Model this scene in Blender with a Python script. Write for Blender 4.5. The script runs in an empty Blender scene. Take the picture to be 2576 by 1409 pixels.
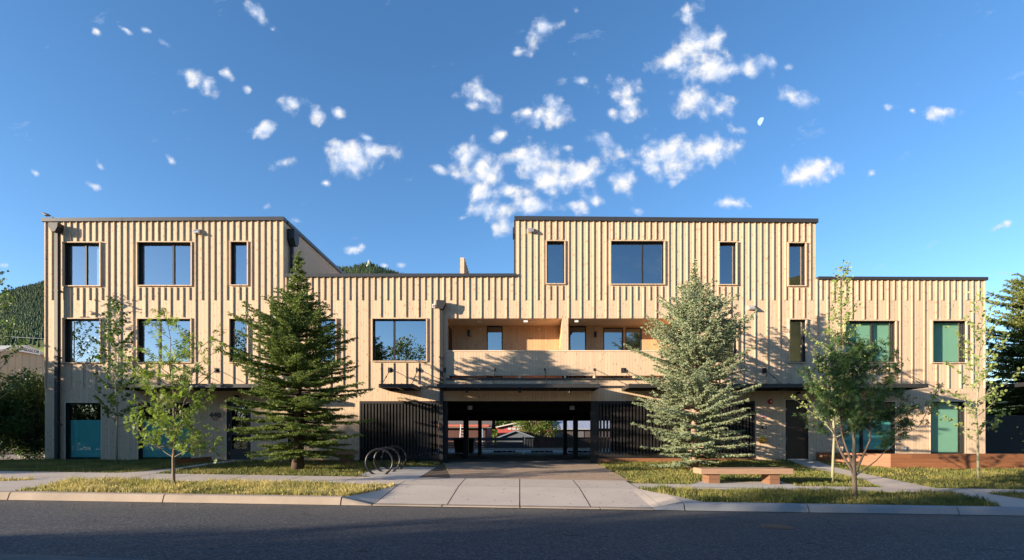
import bpy, bmesh, math, random
import numpy as np
from mathutils import Vector, Matrix
C = bpy.context.scene.collection
R = math.radians
# ---------------------------------------------------------------- camera geometry (metres)
CX, CY, EYE = 0.0, -20.0, 1.5
FPX = 1280.0; VX, VY = 1307.0, 1100.0        # focal length and vanishing point on the 2575 px wide survey of the facade
def at(px, py, Y):
    d = Y - CY
    return Vector(((px-VX)*d/FPX, Y, EYE+(VY-py)*d/FPX))
def fx(px, Y=0.0): return (px-VX)*(Y-CY)/FPX
def fz(py, Y=0.0): return EYE+(VY-py)*(Y-CY)/FPX
SUN = Vector((2.2, 1.0, -0.446)).normalized()

# ---------------------------------------------------------------- object helpers
def tag(o, label=None, cat=None, group=None, kind=None):
    if label: o['label'] = label
    if cat: o['category'] = cat
    if group: o['group'] = group
    if kind: o['kind'] = kind
    return o
def empty(name, loc, label, cat, group=None):
    o = bpy.data.objects.new(name, None); C.objects.link(o); o.location = loc
    o.empty_display_size = 0.2
    return tag(o, label, cat, group)
def rootloc(o):
    v = Vector((0,0,0))
    while o is not None: v = v + o.location; o = o.parent
    return v
def np_mesh(name, V, F, mats, parent=None, smooth=False, mi=None):
    """V (N,3), F (M,k) arrays"""
    V = np.asarray(V, dtype=np.float32); F = np.asarray(F, dtype=np.int32)
    if parent is not None: V = V - np.array(rootloc(parent), dtype=np.float32)
    me = bpy.data.meshes.new(name)
    M, k = F.shape
    me.vertices.add(len(V)); me.vertices.foreach_set('co', V.ravel())
    me.loops.add(M*k); me.loops.foreach_set('vertex_index', F.ravel())
    me.polygons.add(M); me.polygons.foreach_set('loop_start', np.arange(0, M*k, k, dtype=np.int32))
    try: me.polygons.foreach_set('loop_total', np.full(M, k, dtype=np.int32))
    except Exception: pass
    if not isinstance(mats, (list, tuple)): mats = [mats]
    for m in mats: me.materials.append(m)
    if mi is not None: me.polygons.foreach_set('material_index', np.asarray(mi, dtype=np.int32))
    if smooth: me.polygons.foreach_set('use_smooth', np.ones(M, dtype=bool))
    me.update(calc_edges=True); me.validate()
    o = bpy.data.objects.new(name, me); C.objects.link(o)
    if parent is not None: o.parent = parent
    return o
class MB:
    def __init__(s): s.v = []; s.f = []; s.m = []
    def quad(s, a, b, c, d, m=0):
        n = len(s.v); s.v += [tuple(a), tuple(b), tuple(c), tuple(d)]; s.f.append((n, n+1, n+2, n+3)); s.m.append(m); return s
    def poly(s, pts, m=0):
        n = len(s.v); s.v += [tuple(p) for p in pts]; s.f.append(tuple(range(n, n+len(pts)))); s.m.append(m); return s
    def hexa(s, p, m=0):   # p: 8 points, bottom 4 (ccw) then top 4
        n = len(s.v); s.v += [tuple(q) for q in p]
        for f in ((3,2,1,0),(4,5,6,7),(0,1,5,4),(1,2,6,5),(2,3,7,6),(3,0,4,7)):
            s.f.append(tuple(n+i for i in f)); s.m.append(m)
        return s
    def box(s, x0, x1, y0, y1, z0, z1, m=0):
        if x0 > x1: x0, x1 = x1, x0
        if z0 > z1: z0, z1 = z1, z0
        if y0 > y1: y0, y1 = y1, y0
        return s.hexa([(x0,y0,z0),(x1,y0,z0),(x1,y1,z0),(x0,y1,z0),(x0,y0,z1),(x1,y0,z1),(x1,y1,z1),(x0,y1,z1)], m)
    def prism(s, prof, axis, a, b, m=0):  # prof: list of 2D points; extruded along axis ('x','y','z') from a to b
        def P(u, v, t):
            return {'x': (t,u,v), 'y': (u,t,v), 'z': (u,v,t)}[axis]
        n = len(s.v); k = len(prof)
        s.v += [P(u,v,a) for u,v in prof]+[P(u,v,b) for u,v in prof]
        s.f.append(tuple(n+i for i in range(k))[::-1]); s.m.append(m)
        s.f.append(tuple(n+k+i for i in range(k))); s.m.append(m)
        for i in range(k):
            j = (i+1) % k
            s.f.append((n+i, n+j, n+k+j, n+k+i)); s.m.append(m)
        return s
    def tube(s, pts, rad, sides=8, m=0, cap=True):
        pts = [Vector(p) for p in pts]
        if not isinstance(rad, (list, tuple)): rad = [rad]*len(pts)
        n = len(s.v); ref = None
        for i, p in enumerate(pts):
            t = (pts[min(i+1, len(pts)-1)]-pts[max(i-1, 0)]).normalized()
            if ref is None:
                ref = Vector((0,0,1)) if abs(t.z) < .9 else Vector((1,0,0))
            a = (ref - t*ref.dot(t)).normalized(); b = t.cross(a); ref = a
            for k in range(sides):
                an = 2*math.pi*k/sides
                s.v.append(tuple(p + (a*math.cos(an)+b*math.sin(an))*rad[i]))
        for i in range(len(pts)-1):
            for k in range(sides):
                k2 = (k+1) % sides
                s.f.append((n+i*sides+k, n+i*sides+k2, n+(i+1)*sides+k2, n+(i+1)*sides+k)); s.m.append(m)
        if cap:
            s.f.append(tuple(n+k for k in range(sides))[::-1]); s.m.append(m)
            s.f.append(tuple(n+(len(pts)-1)*sides+k for k in range(sides))); s.m.append(m)
        return s
    def build(s, name, mats, parent=None, smooth=False, bevel=0):
        me = bpy.data.meshes.new(name)
        o0 = rootloc(parent) if parent is not None else Vector((0,0,0))
        me.from_pydata([(x-o0.x, y-o0.y, z-o0.z) for x,y,z in s.v], [], s.f)
        if not isinstance(mats, (list, tuple)): mats = [mats]
        for m in mats: me.materials.append(m)
        me.polygons.foreach_set('material_index', s.m)
        if smooth: me.polygons.foreach_set('use_smooth', [True]*len(s.f))
        me.update()
        o = bpy.data.objects.new(name, me); C.objects.link(o)
        if parent is not None: o.parent = parent
        if bevel:
            b = o.modifiers.new('Bevel', 'BEVEL'); b.width = bevel; b.segments = 2; b.limit_method = 'ANGLE'
        return o
def text_mesh(name, txt, size, origin, mat, parent=None, depth=0.01, font_bold=0.0, rotz=0.0, width=None):
    cu = bpy.data.curves.new(name+'_c', 'FONT'); cu.body = txt; cu.size = size; cu.extrude = depth
    cu.align_x = 'CENTER'; cu.align_y = 'CENTER'; cu.offset = font_bold
    t = bpy.data.objects.new(name+'_t', cu); C.objects.link(t)
    dg = bpy.context.evaluated_depsgraph_get()
    me = bpy.data.meshes.new_from_object(t.evaluated_get(dg))
    bpy.data.objects.remove(t); bpy.data.curves.remove(cu)
    me.transform(Matrix.Rotation(rotz, 4, 'Z') @ Matrix.Rotation(R(90), 4, 'X'))
    o0 = rootloc(parent) if parent is not None else Vector((0,0,0))
    me.transform(Matrix.Translation(Vector(origin)-o0))
    me.materials.clear(); me.materials.append(mat); me.name = name
    o = bpy.data.objects.new(name, me); C.objects.link(o)
    if parent is not None: o.parent = parent
    return o

# ---------------------------------------------------------------- materials
class NT:
    def __init__(s, name):
        s.mat = bpy.data.materials.new(name); s.mat.use_nodes = True
        s.t = s.mat.node_tree; s.t.nodes.clear()
        s.out = s.t.nodes.new('ShaderNodeOutputMaterial')
    def n(s, typ, **kw):
        nd = s.t.nodes.new(typ)
        for k, v in kw.items():
            if k.startswith('i_'): nd.inputs[k[2:].replace('_', ' ')].default_value = v
            else: setattr(nd, k, v)
        return nd
    def l(s, a, b): s.t.links.new(a, b)
    def math(s, op, a, b=None, c=None, clamp=False):
        m = s.n('ShaderNodeMath', operation=op); m.use_clamp = clamp
        for i, x in enumerate((a, b, c)):
            if x is None: continue
            if hasattr(x, 'is_linked') or hasattr(x, 'links'): s.l(x, m.inputs[i])
            else: m.inputs[i].default_value = x
        return m.outputs[0]
    def mix(s, fac, a, b, mode='MIX'):
        m = s.n('ShaderNodeMix', data_type='RGBA', blend_type=mode)
        for inp, x in ((m.inputs[0], fac), (m.inputs[6], a), (m.inputs[7], b)):
            if hasattr(x, 'links'): s.l(x, inp)
            elif isinstance(x, (int, float)): inp.default_value = x
            else: inp.default_value = (x[0], x[1], x[2], 1)
        return m.outputs[2]
    def ramp(s, fac, stops, interp='LINEAR'):
        r = s.n('ShaderNodeValToRGB'); r.color_ramp.interpolation = interp
        el = r.color_ramp.elements
        while len(el) > 1: el.remove(el[-1])
        el[0].position = stops[0][0]; c = stops[0][1]; el[0].color = (c[0],c[1],c[2],1)
        for p, c in stops[1:]:
            e = el.new(p); e.color = (c[0],c[1],c[2],1)
        s.l(fac, r.inputs[0]); return r.outputs[0]
    def pos(s):
        g = s.n('ShaderNodeNewGeometry'); return g.outputs['Position']
    def sep(s, v):
        x = s.n('ShaderNodeSeparateXYZ'); s.l(v, x.inputs[0]); return x.outputs
    def comb(s, x, y, z):
        c = s.n('ShaderNodeCombineXYZ')
        for i, q in enumerate((x,y,z)):
            if hasattr(q, 'links'): s.l(q, c.inputs[i])
            else: c.inputs[i].default_value = q
        return c.outputs[0]
    def noise(s, vec, scale, detail=4, rough=.6, dim='3D'):
        n = s.n('ShaderNodeTexNoise', noise_dimensions=dim); n.inputs['Scale'].default_value = scale
        n.inputs['Detail'].default_value = detail; n.inputs['Roughness'].default_value = rough
        if vec is not None: s.l(vec, n.inputs['Vector'])
        return n.outputs[0]
    def principled(s, col, rough=.6, metal=0, spec=.5, bump=None, bstr=.3, bdist=.01, trans=0):
        p = s.n('ShaderNodeBsdfPrincipled')
        if hasattr(col, 'links'): s.l(col, p.inputs['Base Color'])
        else: p.inputs['Base Color'].default_value = (col[0], col[1], col[2], 1)
        if hasattr(rough, 'links'): s.l(rough, p.inputs['Roughness'])
        else: p.inputs['Roughness'].default_value = rough
        p.inputs['Metallic'].default_value = metal
        p.inputs['Specular IOR Level'].default_value = spec
        if bump is not None:
            b = s.n('ShaderNodeBump'); b.inputs['Strength'].default_value = bstr; b.inputs['Distance'].default_value = bdist
            s.l(bump, b.inputs['Height']); s.l(b.outputs[0], p.inputs['Normal'])
        s.l(p.outputs[0], s.out.inputs[0]); return p
def simple(name, col, rough=.6, metal=0, spec=.5, var=.15, nscale=6, bstr=.1):
    m = NT(name); ps = m.pos(); n = m.noise(ps, nscale, 5, .65)
    c = m.mix(n, [q*(1-var) for q in col], [min(1, q*(1+var)) for q in col])
    m.principled(c, rough, metal, spec, bump=n, bstr=bstr, bdist=.01); return m.mat

def wood_cladding(name, base=(.60,.44,.27), pitch=.12275, tone=1.0):
    m = NT(name); x, y, z = m.sep(m.pos())
    u = m.math('ADD', x, y)
    ub = m.math('DIVIDE', u, pitch)
    bid = m.math('FLOOR', ub); fr = m.math('FRACT', ub)
    wn = m.n('ShaderNodeTexWhiteNoise', noise_dimensions='1D'); m.l(bid, wn.inputs['W'])
    # board ends every ~3.7 m shift the tint as well
    seg = m.math('FLOOR', m.math('DIVIDE', m.math('ADD', z, m.math('MULTIPLY', wn.outputs[0], 3.7)), 3.7))
    wn2 = m.n('ShaderNodeTexWhiteNoise', noise_dimensions='2D'); m.l(m.comb(bid, seg, 0), wn2.inputs['Vector'])
    t = wn2.outputs[0]
    b0 = [q*.90*tone for q in base]; b1 = [min(1, q*1.06*tone) for q in base]
    col = m.mix(t, b0, b1)
    gv = m.comb(m.math('MULTIPLY', u, 30), m.math('MULTIPLY', z, 1.1), m.math('MULTIPLY', bid, 3.1))
    g = m.noise(gv, 2.2, 4, .65)
    col = m.mix(m.math('MULTIPLY', m.math('SUBTRACT', 1, g), .28), col, (base[0]*.62, base[1]*.55, base[2]*.46))
    kv = m.comb(m.math('MULTIPLY', u, 9.5), m.math('MULTIPLY', z, 3.0), m.math('MULTIPLY', bid, 1.37))
    vo = m.n('ShaderNodeTexVoronoi', voronoi_dimensions='2D', feature='F1'); m.l(kv, vo.inputs['Vector']); vo.inputs['Scale'].default_value = 1.0
    sz = m.sep(vo.outputs['Color'])[0]
    thr = m.math('MULTIPLY', m.math('GREATER_THAN', sz, .45), m.math('MULTIPLY', sz, .17))
    kn = m.math('LESS_THAN', vo.outputs['Distance'], thr)
    col = m.mix(m.math('MULTIPLY', kn, .62), col, (base[0]*.36, base[1]*.25, base[2]*.16))
    big = m.noise(m.pos(), .35, 3, .5)
    col = m.mix(m.math('MULTIPLY', big, .22), col, (base[0]*.75, base[1]*.72, base[2]*.72))
    wsh = m.noise(m.comb(m.math('MULTIPLY', u, 2.2), m.math('MULTIPLY', z, .28), 0), 1.0, 4, .6)
    col = m.mix(m.ramp(wsh, [(.50,(0,0,0)),(.75,(.38,.38,.38))]), col, (base[0]*.74, base[1]*.76, base[2]*.82))
    but = m.math('LESS_THAN', m.math('FRACT', m.math('DIVIDE', m.math('ADD', z, m.math('MULTIPLY', wn.outputs[0], 3.7)), 3.7)), .0022)
    col = m.mix(m.math('MULTIPLY', but, .6), col, (base[0]*.2, base[1]*.16, base[2]*.12))
    edge = m.math('LESS_THAN', m.math('MINIMUM', fr, m.math('SUBTRACT', 1, fr)), .028)
    col = m.mix(m.math('MULTIPLY', edge, .55), col, (base[0]*.25, base[1]*.19, base[2]*.13))
    hgt = m.math('SUBTRACT', m.math('MULTIPLY', g, .25), m.math('MULTIPLY', edge, 1.0))
    m.principled(col, .75, 0, .25, bump=hgt, bstr=.35, bdist=.006)
    return m.mat
def timber(name, base, axis='x', rows=None):
    m = NT(name); x, y, z = m.sep(m.pos())
    lon, tr = (x, z) if axis == 'x' else (y, z)
    gv = m.comb(m.math('MULTIPLY', lon, 1.2), m.math('MULTIPLY', y if axis == 'x' else x, 22), m.math('MULTIPLY', tr, 22))
    g = m.noise(gv, 1.6, 5, .6)
    col = m.mix(g, [q*.55 for q in base], [min(1, q*1.25) for q in base])
    v = m.n('ShaderNodeTexVoronoi', feature='F1'); m.l(m.comb(m.math('MULTIPLY', lon, 1.6), m.math('MULTIPLY', y, 7), m.math('MULTIPLY', z, 7)), v.inputs['Vector']); v.inputs['Scale'].default_value = 1
    k = m.math('LESS_THAN', v.outputs['Distance'], .13)
    col = m.mix(m.math('MULTIPLY', k, .5), col, [q*.3 for q in base])
    if rows:
        z0, h = rows
        rb = m.math('DIVIDE', m.math('SUBTRACT', z, z0), h); rid = m.math('FLOOR', rb)
        sg = m.math('FLOOR', m.math('ADD', m.math('DIVIDE', lon, 2.9), m.math('MULTIPLY', rid, .41)))
        wn = m.n('ShaderNodeTexWhiteNoise', noise_dimensions='2D'); m.l(m.comb(rid, sg, 0), wn.inputs['Vector'])
        col = m.mix(m.math('MULTIPLY', wn.outputs[0], .55), col, [q*.45 for q in base])
    m.principled(col, .6, 0, .35, bump=g, bstr=.25, bdist=.01)
    return m.mat
def concrete(name, base=(.42,.38,.33), stain=.25):
    m = NT(name); ps = m.pos()
    n1 = m.noise(ps, .9, 5, .6); n2 = m.noise(ps, 14, 4, .7); n3 = m.noise(ps, 120, 2, .6)
    col = m.mix(n1, [q*(1-stain) for q in base], [min(1, q*(1+stain*.6)) for q in base])
    col = m.mix(m.math('MULTIPLY', n2, .3), col, [q*.7 for q in base])
    col = m.mix(m.math('MULTIPLY', m.math('GREATER_THAN', n3, .62), .25), col, [q*.55 for q in base])
    h = m.math('ADD', n2, m.math('MULTIPLY', n3, .6))
    m.principled(col, .85, 0, .25, bump=h, bstr=.35, bdist=.006)
    return m.mat
def asphalt(name, base=(.060,.060,.062), warm=0):
    m = NT(name); ps = m.pos()
    n1 = m.noise(ps, .35, 4, .6); n2 = m.noise(ps, 55, 3, .75); n3 = m.noise(ps, 9, 5, .7)
    col = m.mix(n1, [q*.75 for q in base], [q*1.35 for q in base])
    col = m.mix(m.math('MULTIPLY', n3, .5), col, [q*1.3 for q in base])
    v = m.n('ShaderNodeTexVoronoi', feature='F1'); m.l(ps, v.inputs['Vector']); v.inputs['Scale'].default_value = 42
    rnd = m.sep(v.outputs['Color'])[0]
    col = m.mix(m.ramp(rnd, [(.55,(0,0,0)),(1,(1,1,1))]), col, (base[0]*3.2+warm, base[1]*3.0+warm*.8, base[2]*2.8+warm*.5))
    # paler and warmer towards the kerb and drive
    x, y, z = m.sep(ps)
    pale_mix = m.math('MULTIPLY', m.ramp(m.math('ADD', m.math('MULTIPLY', m.math('ADD', y, 11.2), .45), m.math('MULTIPLY', m.math('SUBTRACT', n1, .5), 1.3)), [(0,(0,0,0)),(1,(1,1,1))]), .42)
    col = m.mix(pale_mix, col, (base[0]*3.6+.02, base[1]*3.1+.015, base[2]*2.5))
    wv = m.n('ShaderNodeTexVoronoi', feature='DISTANCE_TO_EDGE'); wn_ = m.n('ShaderNodeTexNoise'); wn_.inputs['Scale'].default_value = 1.6; wn_.inputs['Detail'].default_value = 6; m.l(ps, wn_.inputs['Vector'])
    vm = m.n('ShaderNodeVectorMath', operation='MULTIPLY_ADD'); m.l(wn_.outputs[1], vm.inputs[0]); vm.inputs[1].default_value = (1.6,1.6,1.6); m.l(ps, vm.inputs[2]); m.l(vm.outputs[0], wv.inputs['Vector']); wv.inputs['Scale'].default_value = .22
    crack = m.math('MULTIPLY', m.math('LESS_THAN', wv.outputs['Distance'], .0028), m.math('GREATER_THAN', n1, .50))
    col = m.mix(m.math('MULTIPLY', crack, .75), col, [q*.25 for q in base])
    st = m.noise(m.comb(m.math('MULTIPLY', x, .5), m.math('MULTIPLY', y, 1.6), 0), 1.1, 5, .6)
    col = m.mix(m.ramp(st, [(.58,(0,0,0)),(.72,(.55,.55,.55))]), col, [q*.55 for q in base])
    m.principled(col, .8, 0, .35, bump=m.math('ADD', n2, rnd), bstr=.5, bdist=.008)
    return m.mat
def foliage(name, c0, c1, trans=.35, rough=.5, scale=1.3):
    m = NT(name); ps = m.pos()
    n = m.noise(ps, scale, 3, .6); n2 = m.noise(ps, 22, 2, .6)
    f = m.math('ADD', m.math('MULTIPLY', n, .6), m.math('MULTIPLY', n2, .5))
    col = m.mix(m.ramp(f, [(.35,(0,0,0)),(.75,(1,1,1))]), c0, c1)
    d = m.principled(col, rough, 0, .3)
    tr = m.n('ShaderNodeBsdfTranslucent'); m.l(m.mix(.5, col, (c1[0]*1.2, c1[1]*1.2, c1[2]*.6)), tr.inputs[0])
    mx = m.n('ShaderNodeMixShader'); mx.inputs[0].default_value = trans
    m.l(d.outputs[0], mx.inputs[1]); m.l(tr.outputs[0], mx.inputs[2]); m.l(mx.outputs[0], m.out.inputs[0])
    return m.mat
def glass(name, tint=(.80,.90,.90), refl=.34, gcol=(.92,.96,1)):
    m = NT(name)
    t = m.n('ShaderNodeBsdfTransparent'); t.inputs[0].default_value = (*tint, 1)
    g = m.n('ShaderNodeBsdfGlossy'); g.inputs['Roughness'].default_value = .004; g.inputs[0].default_value = (*gcol, 1)
    ps = m.pos(); nz = m.noise(ps, .55, 2, .4)
    b = m.n('ShaderNodeBump'); b.inputs['Strength'].default_value = .02; b.inputs['Distance'].default_value = .06
    m.l(nz, b.inputs['Height']); m.l(b.outputs[0], g.inputs['Normal'])
    lw = m.n('ShaderNodeLayerWeight'); lw.inputs[0].default_value = .5; ge = m.n('ShaderNodeNewGeometry')
    f5 = m.math('POWER', lw.outputs['Facing'], 4.0)
    f = m.math('MULTIPLY', m.math('ADD', refl, m.math('MULTIPLY', f5, .9-refl), clamp=True), m.math('SUBTRACT', 1, ge.outputs['Backfacing']))
    mx = m.n('ShaderNodeMixShader'); m.l(f, mx.inputs[0]); m.l(t.outputs[0], mx.inputs[1]); m.l(g.outputs[0], mx.inputs[2])
    m.l(mx.outputs[0], m.out.inputs[0]); return m.mat
def blind_mat(name, col):
    m = NT(name); x, y, z = m.sep(m.pos())
    w = m.math('PINGPONG', z, .0165); w = m.math('DIVIDE', w, .0165)
    c = m.mix(w, [q*.78 for q in col], col)
    m.principled(c, .8, 0, .2, bump=w, bstr=.5, bdist=.012); return m.mat
def seamed(name, col, pitch=.3, axis=0, dark=.55, rough=.55, metal=0.0):
    m = NT(name); xyz = m.sep(m.pos()); u = xyz[axis]
    f = m.math('FRACT', m.math('DIVIDE', u, pitch)); e = m.math('LESS_THAN', f, .12)
    n = m.noise(m.pos(), 1.2, 4, .6)
    c = m.mix(n, [q*.8 for q in col], [min(1, q*1.1) for q in col])
    c = m.mix(m.math('MULTIPLY', e, dark), c, [q*.35 for q in col])
    m.principled(c, rough, metal, .4, bump=m.math('MULTIPLY', e, 1), bstr=.4, bdist=.02); return m.mat

M = {}
M['clad'] = wood_cladding('cladding wood', base=(.60,.455,.320))
M['trim'] = simple('pale trim wood', (.66,.50,.35), .7, var=.12, nscale=9)
M['shadeclad'] = wood_cladding('shade toned recess wood', base=(.62,.385,.215))  # cladding copy with the warm tone of the balcony shade put into its colour
M['metal'] = simple('dark bronze metal', (.042,.040,.040), .42, .3, .5, .1)
M['coping'] = simple('coping metal', (.05,.05,.052), .38, .35, .5, .1)
M['pipe'] = simple('downpipe metal', (.024,.025,.026), .5, .1, .4, .06)
M['black'] = simple('black paint', (.018,.018,.021), .5, 0, .4, .15)
M['blackwood'] = simple('black stained wood', (.015,.0135,.014), .6, 0, .35, .25, nscale=20)
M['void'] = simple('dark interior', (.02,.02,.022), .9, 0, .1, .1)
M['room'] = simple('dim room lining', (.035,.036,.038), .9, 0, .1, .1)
M['frame'] = simple('window frame metal', (.030,.029,.030), .4, .3, .5, .05)
M['glass'] = glass('window glass')
M['glass_bright'] = glass('upper window glass with bright reflections', tint=(.80,.90,.90), refl=.40)  # same glass, reflectance raised to imitate a brighter mirrored sky
M['glass_lo'] = glass('coated ground floor glass', tint=(.82,.92,.90), refl=.12)
M['glass_door'] = glass('brown reflection door glass', tint=(.55,.42,.34), refl=.16)  # brown of a reflection in the door put into the glass tint
M['blind'] = blind_mat('pleated blind', (.20,.62,.63))  # the blind in its shaded tone
M['blind_sunlit'] = blind_mat('sunlit pleated blind', (.48,.64,.50))  # same blind again, sunlight put into the colour
M['curtain'] = simple('net curtain', (.55,.58,.62), .8, 0, .2, .1)
M['galv'] = simple('galvanised steel', (.52,.54,.58), .35, .7, .5, .1)
M['white'] = simple('white plastic', (.72,.72,.70), .4, 0, .5, .05)
M['red'] = simple('red enamel', (.45,.03,.03), .4, 0, .5, .08)
M['brass'] = simple('brass', (.62,.44,.16), .3, .9, .5, .1)
M['steel'] = simple('brushed threshold', (.6,.6,.6), .35, .8, .5, .08)
M['cedar'] = timber('cedar timber', (.26,.115,.055))
M['cedar_y'] = timber('cedar timber across', (.21,.11,.065), 'y')
M['planter'] = timber('planter boards', (.28,.115,.052), rows=(.91-.6, .15))
M['bench'] = timber('bench timber', (.36,.225,.150))
M['conc'] = concrete('sidewalk concrete', (.54,.465,.40))
M['conc_kerb'] = concrete('old kerb concrete', (.40,.325,.26), .6)
M['conc_new'] = concrete('newer kerb concrete', (.30,.31,.32), .25)
M['pad'] = concrete('pad concrete', (.50,.47,.43), .15)
M['asphalt'] = asphalt('road asphalt', (.045,.046,.050))
M['drive'] = asphalt('dusty drive', (.155,.125,.105), .02)
M['patch'] = asphalt('dark asphalt patch', (.045,.038,.034), .005)
M['lotasphalt'] = asphalt('parking lot asphalt', (.10,.10,.105))
M['paint'] = simple('road paint', (.75,.75,.72), .7, 0, .3, .15, 12)
M['iron'] = simple('cast iron', (.11,.085,.07), .6, .4, .4, .3, 40)
M['bark'] = simple('grey bark', (.20,.155,.115), .85, 0, .2, .3, 18, .5)
M['bark_dk'] = simple('spruce bark', (.085,.060,.045), .9, 0, .2, .4, 25, .6)
M['bark_as'] = simple('aspen bark', (.24,.235,.15), .75, 0, .25, .3, 9, .2)
M['spruce'] = foliage('dark spruce needles', (.050,.090,.022), (.21,.28,.065), .2)
M['bluespruce'] = foliage('blue spruce needles', (.15,.19,.11), (.37,.43,.26), .12)
M['oldspruce'] = foliage('old spruce needles', (.055,.095,.025), (.23,.24,.06), .3)
M['ash'] = foliage('ash leaves', (.085,.16,.025), (.24,.33,.06), .4)
M['ash_shaded'] = foliage('shaded ash leaves', (.040,.095,.028), (.085,.15,.045), .35)  # ash leaves darkened, the shade on this tree put into the colour
M['aspen'] = foliage('aspen leaves', (.16,.23,.06), (.32,.38,.13), .4)
M['aspendk'] = foliage('green aspen leaves', (.045,.095,.022), (.10,.17,.045), .35)
M['bush'] = foliage('shrub leaves', (.030,.070,.015), (.075,.13,.022), .25)
M['farleaf'] = foliage('garden tree leaves', (.055,.11,.02), (.20,.25,.06), .35)
M['farneedle'] = foliage('hill conifers', (.022,.050,.022), (.075,.105,.035), .05, scale=.01)

# ---------------------------------------------------------------- ground
def zf(x):   # ground level along the foot of the facade
    return float(np.interp(x, [-30,-19,-9.3,-3.6,-2.9,2.9,4.0,9.6,12,19,30], [.6,.6,.6,.53,.484,.484,.5,.6,.61,.61,.61]))
def kd(x):   # dropped kerb in front of the drive
    return float(np.interp(x, [-3.8,-3.14,2.85,3.5], [0,1,1,0]))
def G(x, y):
    xs = max(-26, min(26, x)); s = -.0155*xs
    if y <= -9.12: return s
    lo = .15*(1-kd(x))+.02*kd(x)
    if y <= -6.9: return lo + (.228-lo)*(y+9.05)/(2.15) + s if y > -9.05 else lo + s
    if y <= -5.3: return .228+(.287-.228)*(y+6.9)/1.6 + s
    if y <= 0:
        t = (y+5.3)/5.3; return (.287+s)*(1-t)+zf(x)*t
    if y <= 6: 
        t = y/6; return zf(x)*(1-t)+.484*t
    return .484
def gp(px, py, y0=None):   # ground point seen at a survey pixel
    lo, hi = -13.9, 40.0
    for _ in range(60):
        mid = (lo+hi)/2; d = mid-CY; x = (px-VX)*d/FPX
        ypix = VY + FPX*(EYE-G(x, mid))/d
        if ypix > py: lo = mid
        else: hi = mid
    d = lo-CY; return ((px-VX)*d/FPX, lo)
gx = sorted(set([-900,-400,-200,-120,-80,-60,-45,-35]+[round(v,3) for v in np.arange(-30,30.01,.5)]+[-3.8,-3.14,2.85,3.5,-3.6,-2.9,2.9,4.0,-9.3,9.6]+[35,45,60,80,120,200,400,900]))
gy = sorted(set([-400,-200,-100,-60,-40,-30,-24,-20,-16,-12,-9.12,-9.05]+[round(v,3) for v in np.arange(-8.9,0.01,.25)]+[-6.9,-5.3,0,1,2,3,4,5,6,10,16,24,40,60,90,140,200,400]))
V = [(x, y, G(x, y)-.012) for y in gy for x in gx]; nx = len(gx)
F = [(j*nx+i, j*nx+i+1, (j+1)*nx+i+1, (j+1)*nx+i) for j in range(len(gy)-1) for i in range(nx-1)]
m = NT('turf soil'); ps = m.pos(); n1 = m.noise(ps, .8, 5, .6); n2 = m.noise(ps, 25, 4, .7)
c = m.mix(n1, (.085,.085,.030), (.15,.135,.055)); c = m.mix(m.math('MULTIPLY', n2, .5), c, (.055,.050,.022))
m.principled(c, .9, 0, .15, bump=n2, bstr=.6, bdist=.02)
tag(np_mesh('ground', V, F, m.mat), kind='structure')

GLX = gx; GLY = gy
def drape(name, polys, mat, off=.004, kind='structure', thick=None):
    """lay polygons (world xy) on the ground surface, cut along the ground's own grid"""
    bm = bmesh.new()
    for P in polys:
        vs = [bm.verts.new((x, y, 0)) for x, y in P]
        bm.faces.new(vs)
    xs = [p[0] for P in polys for p in P]; ys = [p[1] for P in polys for p in P]
    for gxv in GLX:
        if min(xs) < gxv < max(xs):
            bmesh.ops.bisect_plane(bm, geom=bm.verts[:]+bm.edges[:]+bm.faces[:], plane_co=(gxv,0,0), plane_no=(1,0,0), dist=1e-5)
    for gyv in GLY:
        if min(ys) < gyv < max(ys):
            bmesh.ops.bisect_plane(bm, geom=bm.verts[:]+bm.edges[:]+bm.faces[:], plane_co=(0,gyv,0), plane_no=(0,1,0), dist=1e-5)
    for v in bm.verts: v.co.z = G(v.co.x, v.co.y)+off
    for f in bm.faces:
        if f.normal.z < 0: f.normal_flip()
    bmesh.ops.recalc_face_normals(bm, faces=bm.faces[:])
    for f in bm.faces:
        f.normal_update()
        if f.normal.z < 0: f.normal_flip()
    me = bpy.data.meshes.new(name); bm.to_mesh(me); bm.free(); me.materials.append(mat)
    o = bpy.data.objects.new(name, me); C.objects.link(o); tag(o, kind=kind); return o
def GP(L): return [gp(*q) for q in L]
# road
drape('road', [[(-200,-9.19),(-200,-14.2),(200,-14.2),(200,-9.19)]], M['asphalt'], .000)
# seam patch on the road, and the near gutter
drape('gutter', [[(-30,-13.78),(-5.6,-13.93),(-2.6,-14.25),(-2.6,-16),(-30,-16)]], concrete('near gutter concrete', (.13,.13,.125), .3), .008)
drape('road_far_side', [[(-200,-14.2),(-200,-17.5),(200,-17.5),(200,-14.2)]], M['asphalt'], .000)
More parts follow.
